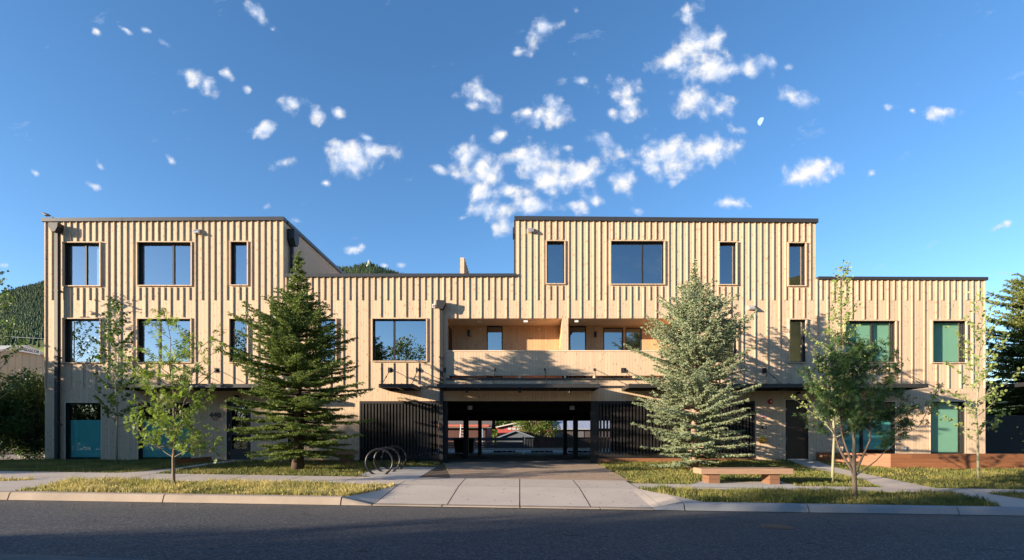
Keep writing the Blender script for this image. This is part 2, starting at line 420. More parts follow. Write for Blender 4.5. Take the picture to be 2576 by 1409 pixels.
# sidewalk slabs with tooled joints
def inter(poly_x0, poly_x1, y0, y1): return [(poly_x0,y0),(poly_x1,y0),(poly_x1,y1),(poly_x0,y1)]
slabs = []
g = .012
xj = [0.02-1.56*14, ]
joints = [round(-1.56*k, 3) for k in range(16, 0, -1)]+[0.0]+[round(1.53*k, 3) for k in range(1, 17)]
apr = lambda x: -3.15 < x < 2.9
for a, b in zip(joints[:-1], joints[1:]):
    mid = (a+b)/2
    if -3.2 < mid < 3.1:
        y0 = -9.02; slabs.append(inter(a+g, b-g, y0, -6.9-.006)); slabs.append(inter(a+g, b-g, -6.9+.006, -5.3))
    else:
        yr = -5.3 if mid < 3.2 else -5.9
        slabs.append(inter(a+g, b-g, -6.9, yr))
joint_mat = simple('joint grit', (.05,.045,.04), .9)
drape('sidewalk', slabs, M['conc'], .006)
drape('sidewalk_joint_bed', [inter(-25,-3.14,-6.88,-5.32), inter(-3.12,3.06,-9.0,-5.32), inter(3.08,24,-6.88,-5.92)], joint_mat, -.004)
flare_l = [(-3.8,-9.02),(-3.13,-9.02),(-3.13,-6.95)]; flare_r = [(3.05,-6.95),(3.05,-9.02),(4.0,-9.02)]
walk_l = GP([(60,1200),(200,1193),(300,1190),(360,1186.5),(440,1178),(515,1167),(566,1159.8),(634,1159.8),(590,1163),(500,1173.5),(430,1184),(360,1197),(330,1203)])
walk_r = GP([(1978,1157),(2029,1176),(2067,1185),(2113,1193),(2175,1209),(2236,1232),(2375,1233),(2311,1220),(2230,1204),(2178,1193),(2148,1187),(2100,1176),(2060,1162),(2034,1157)])
ramp_l = GP([(200,1208),(36,1236),(-90,1238),(-90,1214),(74,1209),(100,1203)])
ramp_r = GP([(2380,1240),(2531,1280),(2680,1284),(2680,1272),(2500,1245),(2440,1238)])
pad_bench = GP([(1722,1226),(1757,1212),(1965,1212),(2030,1230)])
pad_bike = GP([(900,1196),(958,1176),(1096,1176),(1038,1211),(1022,1211)])
drape('footpath', [walk_l, walk_r, ramp_l, ramp_r, flare_l, flare_r], M['conc'], .010)
drape('bench_pad', [pad_bench], M['pad'], .014)
drape('bike_pad', [pad_bike], M['pad'], .010)
drive = [(-2.0,-5.3),(3.18,-5.3),(2.98,0.0),(2.98,.6),(-2.98,.6),(-2.98,0.0)]
patch = [(-3.16,-5.3),(-2.0,-5.3),(-2.72,-1.6),(-2.95,-1.0),(-3.1,-1.2)]
drape('driveway', [drive], M['drive'], .004)
drape('driveway_patch', [patch], M['patch'], .007)
drape('parking_lot', [[(-40,.7),(40,.7),(40,21),(-40,21)]], M['lotasphalt'], .0)
# kerb: segments following the street
def kerb(x0, x1, mat_i, mb, rng, seg=2.4, h=.15, lip=.0):
    x = x0
    while x < x1-.01:
        e = min(x1, x+seg*rng.uniform(.85,1.2)); 
        if x1-e < .6: e = x1
        n = max(1, int((e-x-.02)/.25)); xs = np.linspace(x+.014, e-.014, n+1)
        prof = lambda hh: [(-9.215,-.03),(-9.205,.02),(-9.175,hh*.62),(-9.15,hh*.9),(-9.12,hh),(-8.98,hh+.004),(-8.98,-.03)]
        for a, b in zip(xs[:-1], xs[1:]):
            pa = [(a, yy, zz-.0155*max(-26,min(26,a))) for yy, zz in prof(h*(1-kd(a))+.018*kd(a))]
            pb = [(b, yy, zz-.0155*max(-26,min(26,b))) for yy, zz in prof(h*(1-kd(b))+.018*kd(b))]
            for i in range(6): mb.quad(pa[i], pb[i], pb[i+1], pa[i+1], mat_i)
            if a == xs[0]: mb.poly(pa[::-1], mat_i)
            if b == xs[-1]: mb.poly(pb, mat_i)
        x = e
rng = random.Random(4); mb = MB()
kerb(-60, -3.8, 0, mb, rng, 2.9, .168); kerb(-3.8,-3.14,0,mb,rng,.7,.16); kerb(-3.14, 2.85, 0, mb, rng, 1.55); kerb(2.85, 3.5, 1, mb, rng, .7); kerb(3.5, 60, 1, mb, rng, 3.0, .16)
tag(mb.build('kerb', [M['conc_kerb'], M['conc_new']]), kind='structure')

drape('gutter_dirt', [[(-3.1,-9.30),(40,-9.27),(40,-9.205),(-3.1,-9.205)],[(-40,-9.24),(-3.1,-9.25),(-3.1,-9.205),(-40,-9.205)]], joint_mat, .005)
r_ = np.random.default_rng(12); npb = 1500   # grit washed against the kerb and scattered on the drive
px_ = r_.uniform(-17, 18, npb); py_ = -9.25-np.abs(r_.normal(0, .75, npb)); m_ = r_.uniform(0,1,npb) < .22
px_[m_] = r_.uniform(-2.9, 3.0, m_.sum()); py_[m_] = r_.uniform(-8.9, -.5, m_.sum())
pz_ = np.array([G(a, b_) for a, b_ in zip(px_, py_)])+.006; sz_ = r_.uniform(.006, .02, npb)
an_ = r_.uniform(0, 6.28, npb); PV = []
for q in range(4): PV.append(np.stack([px_+np.cos(an_+q*1.57)*sz_, py_+np.sin(an_+q*1.57)*sz_, pz_-.002+0*sz_], 1))
PV.append(np.stack([px_, py_, pz_+sz_*.9], 1)); PVa = np.stack(PV, 1).reshape(-1, 3); b5 = np.arange(npb)[:, None]*5
tag(np_mesh('grit', PVa, np.concatenate([b5+np.array([[q, (q+1) % 4, 4]]) for q in range(4)], 0), simple('grit stones', (.14,.115,.09), .9, var=.6, nscale=40)), 'loose grit and small stones along the kerb and on the drive', 'gravel', kind='stuff')
# utility cover in the road
vx, vy = gp(1954, 1325)
mb = MB(); zz = G(vx, vy)
mb.tube([(vx,vy,zz-.03),(vx,vy,zz+.006)], .27, 24); mb.tube([(vx,vy,zz+.006),(vx,vy,zz+.010)], .20, 20)
tag(mb.build('valve_cover', M['iron']), 'round rusty iron cover set in the dark asphalt of the road', 'manhole cover')

# ---------------------------------------------------------------- grass
def pip(px, py, poly):
    c = np.zeros(len(px), bool); n = len(poly)
    for i in range(n):
        x1, y1 = poly[i]; x2, y2 = poly[(i+1) % n]
        cond = ((y1 > py) != (y2 > py)) & (px < (x2-x1)*(py-y1)/((y2-y1) if y2 != y1 else 1e-9)+x1)
        c ^= cond
    return c
planter_poly = [(11.55,0.2),(11.62,-.05),(13.1,-2.05),(30,-2.2),(30,.2)]
def grass(name, zone, dens, hmin, hmax, seed, lean=.5, mat=None, label=None):
    r = np.random.default_rng(seed); x0, x1, y0, y1 = zone
    n = int((x1-x0)*(y1-y0)*dens)
    X = r.uniform(x0, x1, n); Y = r.uniform(y0, y1, n)
    keep = np.ones(n, bool)
    for p in (walk_l, walk_r, ramp_l, ramp_r, pad_bench, pad_bike, drive, planter_poly, [(-3.16,-5.3),(-2.0,-5.3),(-2.72,-1.6),(-2.95,-1.0),(-3.1,-1.2)]): keep &= ~pip(X, Y, p)
    keep &= ~((Y > -9.1) & (X > -3.15) & (X < 3.05) & (Y < -5.3))
    keep &= ~((Y > -6.92) & (Y < -5.28) & (X < 3.2)); keep &= ~((Y > -6.92) & (Y < -5.88) & (X >= 3.2))
    keep &= ~pip(X, Y, flare_l); keep &= ~pip(X, Y, flare_r)
    # ragged patchiness
    ph = np.sin(X*2.1+1.3*np.sin(Y*1.7))*np.sin(Y*2.9+.7*X)+.6*np.sin(X*7.3+Y*5.1)*np.sin(Y*8.7-X*3.1)
    keep &= r.uniform(0, 1, n) < (.72+.3*ph)
    X = X[keep]; Y = Y[keep]; ph = ph[keep]; n = len(X)
    Z = np.array([G(a, b) for a, b in zip(X, Y)])-.01
    h = r.uniform(hmin, hmax, n)*(1+.38*ph)*(1+.35*np.sin(X*11.3+np.sin(Y*9)*2)*np.sin(Y*13.1+X*2))*np.where(r.uniform(0,1,n) > .985, 1.8, 1)
    a = r.uniform(0, 2*np.pi, n); w = r.uniform(.004, .0085, n)
    la = r.uniform(0, 2*np.pi, n); ll = h*r.uniform(0, lean, n)
    P = np.stack([X, Y, Z], 1); side = np.stack([np.cos(a)*w, np.sin(a)*w, 0*w], 1)
    mid = P + np.stack([np.cos(la)*ll*.35, np.sin(la)*ll*.35, h*.6], 1)
    tip = P + np.stack([np.cos(la)*ll, np.sin(la)*ll, h], 1)
    Vv = np.concatenate([P-side, P+side, mid+side*.8, mid-side*.8, tip], 0)
    i = np.arange(n)
    F3 = np.concatenate([np.stack([i, i+n, i+2*n], 1), np.stack([i, i+2*n, i+3*n], 1), np.stack([i+3*n, i+2*n, i+4*n], 1)], 0)
    return tag(np_mesh(name, Vv, F3, mat), label, 'grass', kind='stuff')
def grass_mat(name, g0, g1, dry):
    m = NT(name); ps = m.pos(); n = m.noise(ps, 1.1, 4, .6); n2 = m.noise(ps, 60, 2, .5)
    col = m.mix(n2, g0, g1); col = m.mix(m.ramp(m.math('ADD', m.math('MULTIPLY', n, .7), m.math('MULTIPLY', n2, .35)), [(.42,(0,0,0)),(.62,(1,1,1))]), col, dry)
    d = m.principled(col, .6, 0, .25); tr = m.n('ShaderNodeBsdfTranslucent'); m.l(col, tr.inputs[0])
    mx = m.n('ShaderNodeMixShader'); mx.inputs[0].default_value = .3
    m.l(d.outputs[0], mx.inputs[1]); m.l(tr.outputs[0], mx.inputs[2]); m.l(mx.outputs[0], m.out.inputs[0]); return m.mat
gm_dry = grass_mat('dry verge grass', (.22,.23,.06), (.42,.38,.11), (.58,.48,.19))
gm_grn = grass_mat('lawn grass', (.07,.105,.024), (.16,.19,.045), (.29,.26,.08))
grass('verge_grass', (-18.5,-3.2,-8.97,-6.92), 1700, .05, .12, 1, .8, gm_dry, 'dry yellow grass strip along the left kerb')
grass('verge_grass', (2.9,19,-8.97,-6.92), 1700, .05, .12, 2, .8, gm_grn, 'greener shaded grass strip along the right kerb')
grass('lawn_grass', (-19.5,3.0,-5.28,-.05), 950, .035, .085, 3, .8, gm_grn, 'lawn between the sidewalk and the left half of the building')
grass('lawn_grass', (3.0,20.5,-5.88,-.05), 950, .035, .085, 5, .8, gm_grn, 'lawn between the sidewalk and the right half of the building')

# ---------------------------------------------------------------- the building
B = empty('apartment_building', (0, .2, .48), 'long two and three storey apartment building clad in pale vertical wood boards with a drive-through', 'building')
ZT_L, ZT_M, ZT_T, ZT_R = fz(553), fz(694), fz(551), fz(701)
DEP = 16.0
# openings in survey px: (x0, x1, y0, y1)
wins = {  # name: (frame px x0,x1,y0,y1, mullion px list, blind spec, trim?)
 'w1': (163,253,612,719,[211],'curt'), 'w2': (348,482,611,718,[432],None), 'w3': (582,623,610,717,[],None),
 'w4': (163,253,803,912,[],None), 'w5': (348,481,803,911,[397],None), 'w6': (579,623,803,911,[],None), 'w7': (800,845,803,911,[],None),
 'w8': (938,1072,803,908,[990],None),
 'w9': (1375,1419,608,714,[],None), 'w10': (1536,1669,608,715,[1617],None), 'w11': (1808,1850,611,716,[],None), 'w12': (1982,2024,613,719,[],None),
 'w13': (1811,1852,805,909,[],'olive'), 'w14': (1984,2025,805,911,[],'olive'),
 'w15': (2124,2250,808,911,[2197],'pale'), 'w16': (2343,2427,808,912,[],'pale'),
 'g1': (165,254,1013,1157,[],'teal'), 'g2': (348,481,1013,1157,[431],'teal'), 'g3': (724,765,1013,1156,[],None),
 'g4': (2120,2251,1011,1141,[2172],'teal2'), 'g5': (2340,2426,1010,1141,[],'teal3')}
doors = {'d1': (570,631,1007,1158.5), 'd2': (1975,2033,1006,1156.5)}
BAL = [(1125,1413.5,801,952), (1429,1717,801,952)]
GAR = (904,1898,1009,1175)
holes = [w[:4] for w in wins.values()]+[d for d in doors.values()]+BAL+[(1413.5,1429,945,952), GAR]
H = [(fx(a), fx(b), fz(d), fz(c)) for a, b, c, d in holes]   # x0,x1,z0,z1
wall = MB()
def wall_rect(mb, x0, x1, z0, z1, hs, y=0.0):
    xs = sorted(set([x0, x1]+[v for h in hs for v in h[:2] if x0 < v < x1])); zs = sorted(set([z0, z1]+[v for h in hs for v in h[2:] if z0 < v < z1]))
    for i in range(len(xs)-1):
        for j in range(len(zs)-1):
            cx, cz = (xs[i]+xs[i+1])/2, (zs[j]+zs[j+1])/2
            if any(h[0] < cx < h[1] and h[2] < cz < h[3] for h in hs): continue
            mb.quad((xs[i],y,zs[j]), (xs[i+1],y,zs[j]), (xs[i+1],y,zs[j+1]), (xs[i],y,zs[j+1]))
xL, xM, xT, xR, xE = fx(113), fx(713), fx(1297), fx(2051), fx(2478)
zb = .25
for a, b, zt in ((xL, xM, ZT_L), (xM, xT, ZT_M), (xT, xR, ZT_T), (xR, xE, ZT_R)):
    wall_rect(wall, a, b, zb, zt, H)
wd = wall.build('front_wall', M['clad'], B)
# window and door reveals and dim rooms behind
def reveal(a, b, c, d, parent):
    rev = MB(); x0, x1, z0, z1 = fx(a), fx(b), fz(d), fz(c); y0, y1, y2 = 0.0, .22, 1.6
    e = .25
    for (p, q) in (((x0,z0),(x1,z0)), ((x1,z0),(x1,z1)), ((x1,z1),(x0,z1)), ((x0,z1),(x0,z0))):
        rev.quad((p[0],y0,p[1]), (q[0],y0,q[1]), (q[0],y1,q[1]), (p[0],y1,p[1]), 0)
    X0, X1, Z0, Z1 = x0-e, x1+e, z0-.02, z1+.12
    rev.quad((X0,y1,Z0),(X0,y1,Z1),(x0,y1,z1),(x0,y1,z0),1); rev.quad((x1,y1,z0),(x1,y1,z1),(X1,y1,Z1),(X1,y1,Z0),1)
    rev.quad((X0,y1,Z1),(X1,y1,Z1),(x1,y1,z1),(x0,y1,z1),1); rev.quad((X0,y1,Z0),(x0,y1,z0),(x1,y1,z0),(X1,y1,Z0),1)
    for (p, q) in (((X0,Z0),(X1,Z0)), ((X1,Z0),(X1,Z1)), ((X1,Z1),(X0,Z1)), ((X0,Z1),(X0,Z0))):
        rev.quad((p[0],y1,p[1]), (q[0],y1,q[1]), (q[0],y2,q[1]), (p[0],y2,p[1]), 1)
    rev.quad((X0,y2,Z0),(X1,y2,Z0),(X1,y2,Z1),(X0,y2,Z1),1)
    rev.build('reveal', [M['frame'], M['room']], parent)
def thin_trim(a, b, c, d, parent):
    x0, x1, z0, z1 = fx(a), fx(b), fz(d), fz(c); s = .035; tr = MB()
    tr.box(x0-s, x1+s, -.012, .001, z1, z1+s); tr.box(x0-s, x0, -.010, .001, z0, z1); tr.box(x1, x1+s, -.010, .001, z0, z1)
    tr.build('opening_trim', M['trim'], parent)
# side and rear walls, roofs
sh = MB(); zl = fz(1009)
def sidewall(x, z0, z1, y0=.001, y1=DEP, m=0): sh.quad((x,y0,z0),(x,y1,z0),(x,y1,z1),(x,y0,z1),m)
sidewall(xL, zb, ZT_L); sidewall(xE, zb, ZT_R)
sidewall(xM, ZT_M-.3, ZT_L); sidewall(xT, ZT_M-.3, ZT_T); sidewall(xR, ZT_R-.3, ZT_T)
for a, b, zt in ((xL,xM,ZT_L),(xM,xT,ZT_M),(xT,xR,ZT_T),(xR,xE,ZT_R)):
    sh.quad((a,.0,zt-.12),(b,.0,zt-.12),(b,DEP,zt-.12),(a,DEP,zt-.12),1)
    sh.quad((a,DEP,zl),(b,DEP,zl),(b,DEP,zt),(a,DEP,zt),0)
xg0, xg1 = fx(904), fx(1898)
RX0, RX1 = -5.9, 6.4
for a, b in ((xL,xg0),(xg1,xE)): sh.quad((a,DEP,zb),(b,DEP,zb),(b,DEP,zl),(a,DEP,zl),0)
sh.build('outer_wall', [M['clad'], M['coping']], B)
# battens
def batten_xs():
    out = []
    i = 0
    while True:
        x = 115+15.71*i
        if x > 712: break
        out.append((x, i % 2 == 0, 'L')); i += 1
    k = -11
    while True:
        x = 894+15.81*k
        if x > 1298: break
        out.append((x, k % 2 == 0, 'M')); k += 1
    for k in range(0, 48):
        x = 1304+15.7*k if k < 29 else 1304+15.7*29+15.42*(k-29)
        out.append((x, k % 2 == 0, 'T'))
    k = 0
    while True:
        x = 2065+15.2*k
        if x > 2477: break
        out.append((x, k % 2 == 1, 'R')); k += 1
    out.append((2053.5, True, 'R'))
    return out
TP = {'L': 556, 'M': 697.5, 'T': 556, 'R': 704.5}
canA, canB, canC, canD = (262,650), (952,1058), (1099,1510), (1564,2335)
ban = MB(); TR = 5.0
for x, lng, sec in batten_xs():
    top = TP[sec]; bot = 977 if lng else 755
    if lng and any(c[0]-12 < x < c[1]+6 for c in (canA, canB, canC, canD)): bot = 966.5
    cuts = []
    for a, b, c, d in [w[:4] for k, w in wins.items() if not k.startswith('g')]:
        if a-TR-1 < x < b+TR+1: cuts.append((c-TR, d+TR))
    if 1121 < x < 1722: cuts.append((800, 1200))
    segs = [(top, bot)]
    for c0, c1 in cuts:
        ns = []
        for s0, s1 in segs:
            if c0 >= s1 or c1 <= s0: ns.append((s0, s1)); continue
            if c0 > s0+1: ns.append((s0, c0))
            if c1 < s1-1: ns.append((c1, s1))
        segs = ns
    for s0, s1 in segs:
        X = fx(x); ban.box(X-.022, X+.022, -.038, .002, fz(s1), fz(s0))
ban.build('batten', M['clad'], B)
# windows
def window(a, b, c, d, mull, blind, Y=0.0, trim=True, pane_mat=None, yb=.09, name='window'):
    x0, x1, z0, z1 = fx(a, Y) if Y == 0 else a, fx(b, Y) if Y == 0 else b, fz(d) if Y == 0 else d, fz(c) if Y == 0 else c
    fr = MB(); t = .045; yf = Y+yb
    fr.box(x0,x1,yf,yf+.07,z1-t,z1); fr.box(x0,x1,yf,yf+.07,z0,z0+t)
    fr.box(x0,x0+t,yf,yf+.07,z0+t,z1-t); fr.box(x1-t,x1,yf,yf+.07,z0+t,z1-t)
    ms = [fx(q) if Y == 0 else q for q in mull]
    for q in ms: fr.box(q-.035,q+.035,yf-.012,yf+.07,z0+t,z1-t)
    w = fr.build(name, M['frame'], B)
    edges = [x0+t]+[v for q in ms for v in (q-.035, q+.035)]+[x1-t]
    for i in range(0, len(edges), 2):
        p = MB(); p.box(edges[i], edges[i+1], yf+.03, yf+.042, z0+t, z1-t)
        pm = pane_mat or M['glass']
        p.build('pane', pm, w)
        # slim sash beads
    if trim:
        tr = MB(); s = .046; pr = -.07
        tr.box(x0-s, x1+s, pr-.012, .001, z1, z1+s*.8); tr.box(x0-s, x1+s, pr, .001, z0-s*.8, z0)
        tr.box(x0-s, x0, pr, .001, z0, z1); tr.box(x1, x1+s, pr, .001, z0, z1)
        tr.build('window_trim', M['clad'], w)
    if blind in ('teal','teal2','teal3','pale','olive','curt'):
        bl = MB(); m_ = M['blind']
        if blind == 'teal': bl.box(x0+t, x1-t, yf+.075, yf+.10, z0+.1, z0+(z1-z0)*.70)
        elif blind == 'teal2':
            bl.box(x0+t, ms[0]-.04, yf+.10, yf+.125, z0+.02, z0+(z1-z0)*.66); bl.box(ms[0]+.04, x1-t, yf+.10, yf+.125, z0+.16, z0+(z1-z0)*.66)
        elif blind == 'teal3': bl.box(x0+t, x1-t-.06, yf+.10, yf+.125, z0+.03, z1-.03); m_ = M['blind_sunlit']
        elif blind == 'pale': bl.box(x0+t, x1-t-.05, yf+.10, yf+.125, z0+.03, z1-.04); m_ = M['blind_sunlit']
        elif blind == 'olive': bl.box(x0+t, x1-t-.1, yf+.14, yf+.165, z0+.02, z1-.1); m_ = M['room']
        elif blind == 'curt': bl.box(x1-t-.28, x1-t, yf+.12, yf+.14, z0+.05, z1-.06); m_ = M['curtain']
        bl.build('blind', m_, w)
    return w
for k, w in wins.items():
    gnd = k.startswith('g')
    o = window(*w, trim=not gnd, pane_mat=M['glass_lo'] if (gnd or k in ('w15','w16')) else (M['glass_bright'] if k in ('w1','w2','w3','w4','w5','w8') else M['glass']), yb=.10)
    reveal(*w[:4], o)
    if gnd: thin_trim(*w[:4], o)
    if w[5] in ('teal','teal2'): o['label'] = 'tall ground floor window with a teal pleated blind lowered part way'
# entrance doors
def door(a, b, c, d, glazed):
    x0, x1, z0, z1 = fx(a), fx(b), fz(d), fz(c)
    f = MB(); t = .07
    f.box(x0, x0+t, .03, .13, z0, z1); f.box(x1-t, x1, .03, .13, z0, z1); f.box(x0+t, x1-t, .03, .13, z1-t, z1)
    fo = f.build('door_frame', M['black'], B); reveal(a, b, c, d, fo); thin_trim(a, b, c, d, fo)
    lx0, lx1, lz0, lz1 = x0+t+.004, x1-t-.004, z0+.03, z1-t-.004
    dm = MB()
    if glazed:
        s = .09; gz = lz0+.42
        dm.box(lx0, lx0+s, .06, .10, lz0, lz1); dm.box(lx1-s, lx1, .06, .10, lz0, lz1)
        dm.box(lx0+s, lx1-s, .06, .10, lz1-.20, lz1); dm.box(lx0+s, lx1-s, .06, .10, lz0, gz); dm.box(lx0+s, lx1-s, .055, .11, lz0+.98, lz0+1.06)
        do = dm.build('door', M['black'], fo)
        p = MB(); p.box(lx0+s, lx1-s, .075, .087, gz, lz1-.20); p.build('door_glass', M['glass_door'], fo)
    else:
        dm.box(lx0, lx1, .055, .10, lz0, lz1); do = dm.build('door', simple('stained door', (.028,.020,.017), .3, 0, .5, .4, 3), fo, bevel=.004)
    h = MB(); hx = lx1-.08 if not glazed else lx1-.06
    h.box(hx-.014, hx+.014, .005, .02, lz0+.85, lz0+1.15); h.box(hx-.01, hx+.01, .018, .06, lz0+.87, lz0+.90); h.box(hx-.01, hx+.01, .018, .06, lz0+1.10, lz0+1.13)
    h.build('door_handle', M['metal'], fo)
    th = MB(); th.box(x0+t, x1-t, -.03, .12, z0-.005, z0+.035); th.build('threshold', M['steel'], fo)
    for q in (.2, .75, 1.3, 1.9): hg = MB(); hg.tube([(x0+t+.002,.05,lz0+q),(x0+t+.002,.05,lz0+q+.11)], .011, 8); hg.build('hinge', M['steel'], fo)
    return fo
door(*doors['d1'], True)['label'] = 'glazed dark entrance door left of the dark spruce'
door(*doors['d2'], False)['label'] = 'solid dark entrance door right of the red and white fire sign'
# copings
def coping(name, a, b, y0a, y1a, y0b, y1b, ret=None):
    mb = MB(); xa, xb = fx(a), fx(b)
    mb.hexa([(xa,-.085,fz(y1a)),(xb,-.085,fz(y1b)),(xb,.25,fz(y1b)),(xa,.25,fz(y1a)),(xa,-.085,fz(y0a)),(xb,-.085,fz(y0b)),(xb,.25,fz(y0b)),(xa,.25,fz(y0a))])
    # fine seams: standing lips
    L = xb-xa; n = max(2, int(L/3.0))
    for i in range(1, n):
        X = xa+L*i/n; t = i/n; mb.box(X-.006, X+.006, -.089, .2, fz(y1a+(y1b-y1a)*t)+.004, fz(y0a+(y0b-y0a)*t)+.006)
    return mb.build(name, M['coping'], B)
coping('coping', 108, 716, 550.5, 559, 547, 556)
coping('coping', 716.5, 1299.5, 690, 698, 689.5, 697)
coping('coping', 1293.5, 2055, 545.5, 555.5, 552, 561.5)
coping('coping', 2055.5, 2480.5, 697, 704, 698.5, 706)
for x, z, s in ((xL, ZT_L, -1), (xM, ZT_L, 1), (xT, ZT_T, -1), (xR, ZT_T, 1), (xE, ZT_R, 1)):
    mb = MB(); mb.box(x-.16 if s > 0 else x-.075, x+.075 if s > 0 else x+.16, .251, DEP+.05, z-.06, z+.075); mb.build('side_coping', M['coping'], B)
# balconies
by = 1.3
rc = MB()
bwins = [(1224,1264,820,None),(1432,1474,820,None),(1517,1567,824,'door'),(1573,1614,824,None)]
d_ = by-CY
bh = []
for a, b, c, kind in bwins:
    bh.append(((a-VX)*d_/FPX, (b-VX)*d_/FPX, fz(952)+.06, EYE+(VY-c)*d_/FPX))
for (a, b, c, d) in BAL:
    x0, x1, z0, z1 = fx(a), fx(b), fz(952), fz(801)
    wall_rect(rc, x0, x1, z0, z1, bh, by)
    rc.quad((x0,0,z0),(x0,by,z0),(x0,by,z1),(x0,0,z1)); rc.quad((x1,by,z0),(x1,0,z0),(x1,0,z1),(x1,by,z1))
    rc.quad((x0,0,z1),(x0,by,z1),(x1,by,z1),(x1,0,z1),1); rc.quad((x0,0,z0),(x1,0,z0),(x1,by,z0),(x0,by,z0),2)
rc.build('balcony_recess', [M['shadeclad'], M['trim'], M['pad']], B)
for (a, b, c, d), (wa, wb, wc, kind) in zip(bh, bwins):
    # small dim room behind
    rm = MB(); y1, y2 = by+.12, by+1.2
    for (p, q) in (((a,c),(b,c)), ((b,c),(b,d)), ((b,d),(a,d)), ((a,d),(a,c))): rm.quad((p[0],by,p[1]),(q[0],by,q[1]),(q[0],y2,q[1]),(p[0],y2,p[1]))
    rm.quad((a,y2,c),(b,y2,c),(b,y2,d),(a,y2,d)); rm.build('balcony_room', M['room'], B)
    window(a, b, d, c, [], None, Y=by, trim=False, yb=.02, name='balcony_door' if kind else 'balcony_window')
# dark side door of the first balcony (on its left cheek)
mb = MB(); mb.box(fx(1125)+.001, fx(1125)+.03, .28, 1.15, fz(952)+.05, fz(815)); mb.build('balcony_side_door', M['black'], B)
pan = MB(); pan.box(fx(1123), fx(1718.5), -.012, .075, fz(945), fz(884.5)); pan.build('balcony_parapet', M['clad'], B)
mb = MB(); mb.box(fx(1122), fx(1719.5), -.035, .10, fz(884.5)+.001, fz(881.5)); mb.build('balcony_rail', M['trim'], B)
for q in (1127, 1307, 1421, 1494, 1594, 1714): mb = MB(); mb.box(fx(q)-.04, fx(q)+.04, .0, .07, fz(952.2), fz(944.9)-.001); mb.build('balcony_post', M['trim'], B)
mb = MB(); mb.box(fx(1122.5), fx(1719), -.045, .03, fz(956), fz(951.4)); mb.build('balcony_flashing', M['metal'], B)
mb = MB(); 
def lamp_box(px, py0, py1, hw=3, Y=by):
    d = Y-CY; x = (px-VX)*d/FPX; z0 = EYE+(VY-py1)*d/FPX; z1 = EYE+(VY-py0)*d/FPX; w = hw*d/FPX
    m_ = MB(); m_.tube([(x,Y-.09,z0),(x,Y-.09,z1)], w, 14); m_.box(x-w*.6,x+w*.6,Y-.05,Y-.002,z0+.03,z1-.03)
    return m_.build('wall_lamp', M['black'], B)
lamp_box(1179, 831, 847); lamp_box(1496.5, 835.5, 849)
for px, y_ in ((1203,.55),(1339,.5),(1470,.5),(1643,.5)):
    m_ = MB(); x = fx(px); m_.tube([(x,y_,fz(801)-.002),(x,y_,fz(801)-.018)], .11, 20); m_.tube([(x,y_,fz(801)-.018),(x,y_,fz(801)-.022)], .08, 20)
    m_.build('ceiling_light', M['white'], B)
for px in (1322, 1450):
    m_ = MB(); x = fx(px); m_.box(x-.08,x+.08,.12,.24,fz(801)-.12,fz(801)-.002); m_.build('smoke_detector', M['white'], B)
for px, py in ((1208,827.5),(1355,828),(1496.5,826)):
    d = by-CY; x = (px-VX)*d/FPX; z = EYE+(VY-py)*d/FPX; m_ = MB(); m_.tube([(x,by-.002,z),(x,by-.03,z)], .045, 12); m_.tube([(x,by-.03,z),(x,by-.10,z-.01)], .018, 8)
    m_.build('sprinkler', M['galv'], B)
# canopies
def canopy(a, b, name='canopy', dep=1.4, ya=965.5, yb=974.8):
    Yf = -dep; d = Yf-CY
    x0, x1 = (a-VX)*d/FPX, (b-VX)*d/FPX; zt = EYE+(VY-ya)*d/FPX; zbm = EYE+(VY-yb)*d/FPX
    mb = MB()
    mb.box(x0, x1, Yf, Yf+.05, zbm, zt)               # front fascia
    mb.box(x0, x0+.05, Yf+.05, -.001, zbm, zt); mb.box(x1-.05, x1, Yf+.05, -.001, zbm, zt)
    mb.box(x0+.05, x1-.05, -.06, -.001, zbm, zt)
    mb.box(x0+.051, x1-.051, Yf+.051, -.061, zt-.035, zt-.012)
    n = int((x1-x0)/.42)
    for i in range(n+1):
        X = x0+.08+(x1-x0-.16)*i/max(1, n); mb.box(X-.008, X+.008, Yf+.02, -.07, zt-.011, zt+.022)
    n = max(2, int((x1-x0)/1.2))
    for i in range(1, n):
        X = x0+(x1-x0)*i/n; mb.box(X-.03, X+.03, Yf+.051, -.061, zbm+.005, zt-.036)
    mb.box(x0-.004, x1+.004, Yf-.006, Yf-.001, zbm, zbm+.018, 1)
    o = mb.build(name, [M['metal'], M['galv']] if False else [M['metal'], M['coping']], B)
    return x0, x1, zt, zbm, Yf, o
CN = [canopy(*c) for c in (canA, (952,1039.6), (1099,1510), (1581.6,2335))]
mb = MB()   # ledger angles on the wall between canopies
mb.box(fx(1056), fx(1105), -.05, -.002, fz(976.5), fz(971)); mb.build('ledger', M['metal'], B); mb = MB(); mb.box(fx(1503), fx(1572), -.05, -.002, fz(975.5), fz(970.5)); mb.build('ledger', M['metal'], B)
for c in (CN[2],):
    for px in (1174, 1307, 1433):
        d = 18.9; x = (px-VX)*d/FPX; m_ = MB(); m_.tube([(x,-1.1,c[3]+.05),(x,-1.1,c[3]-.16)], .055, 16); m_.build('downlight', M['black'], B)
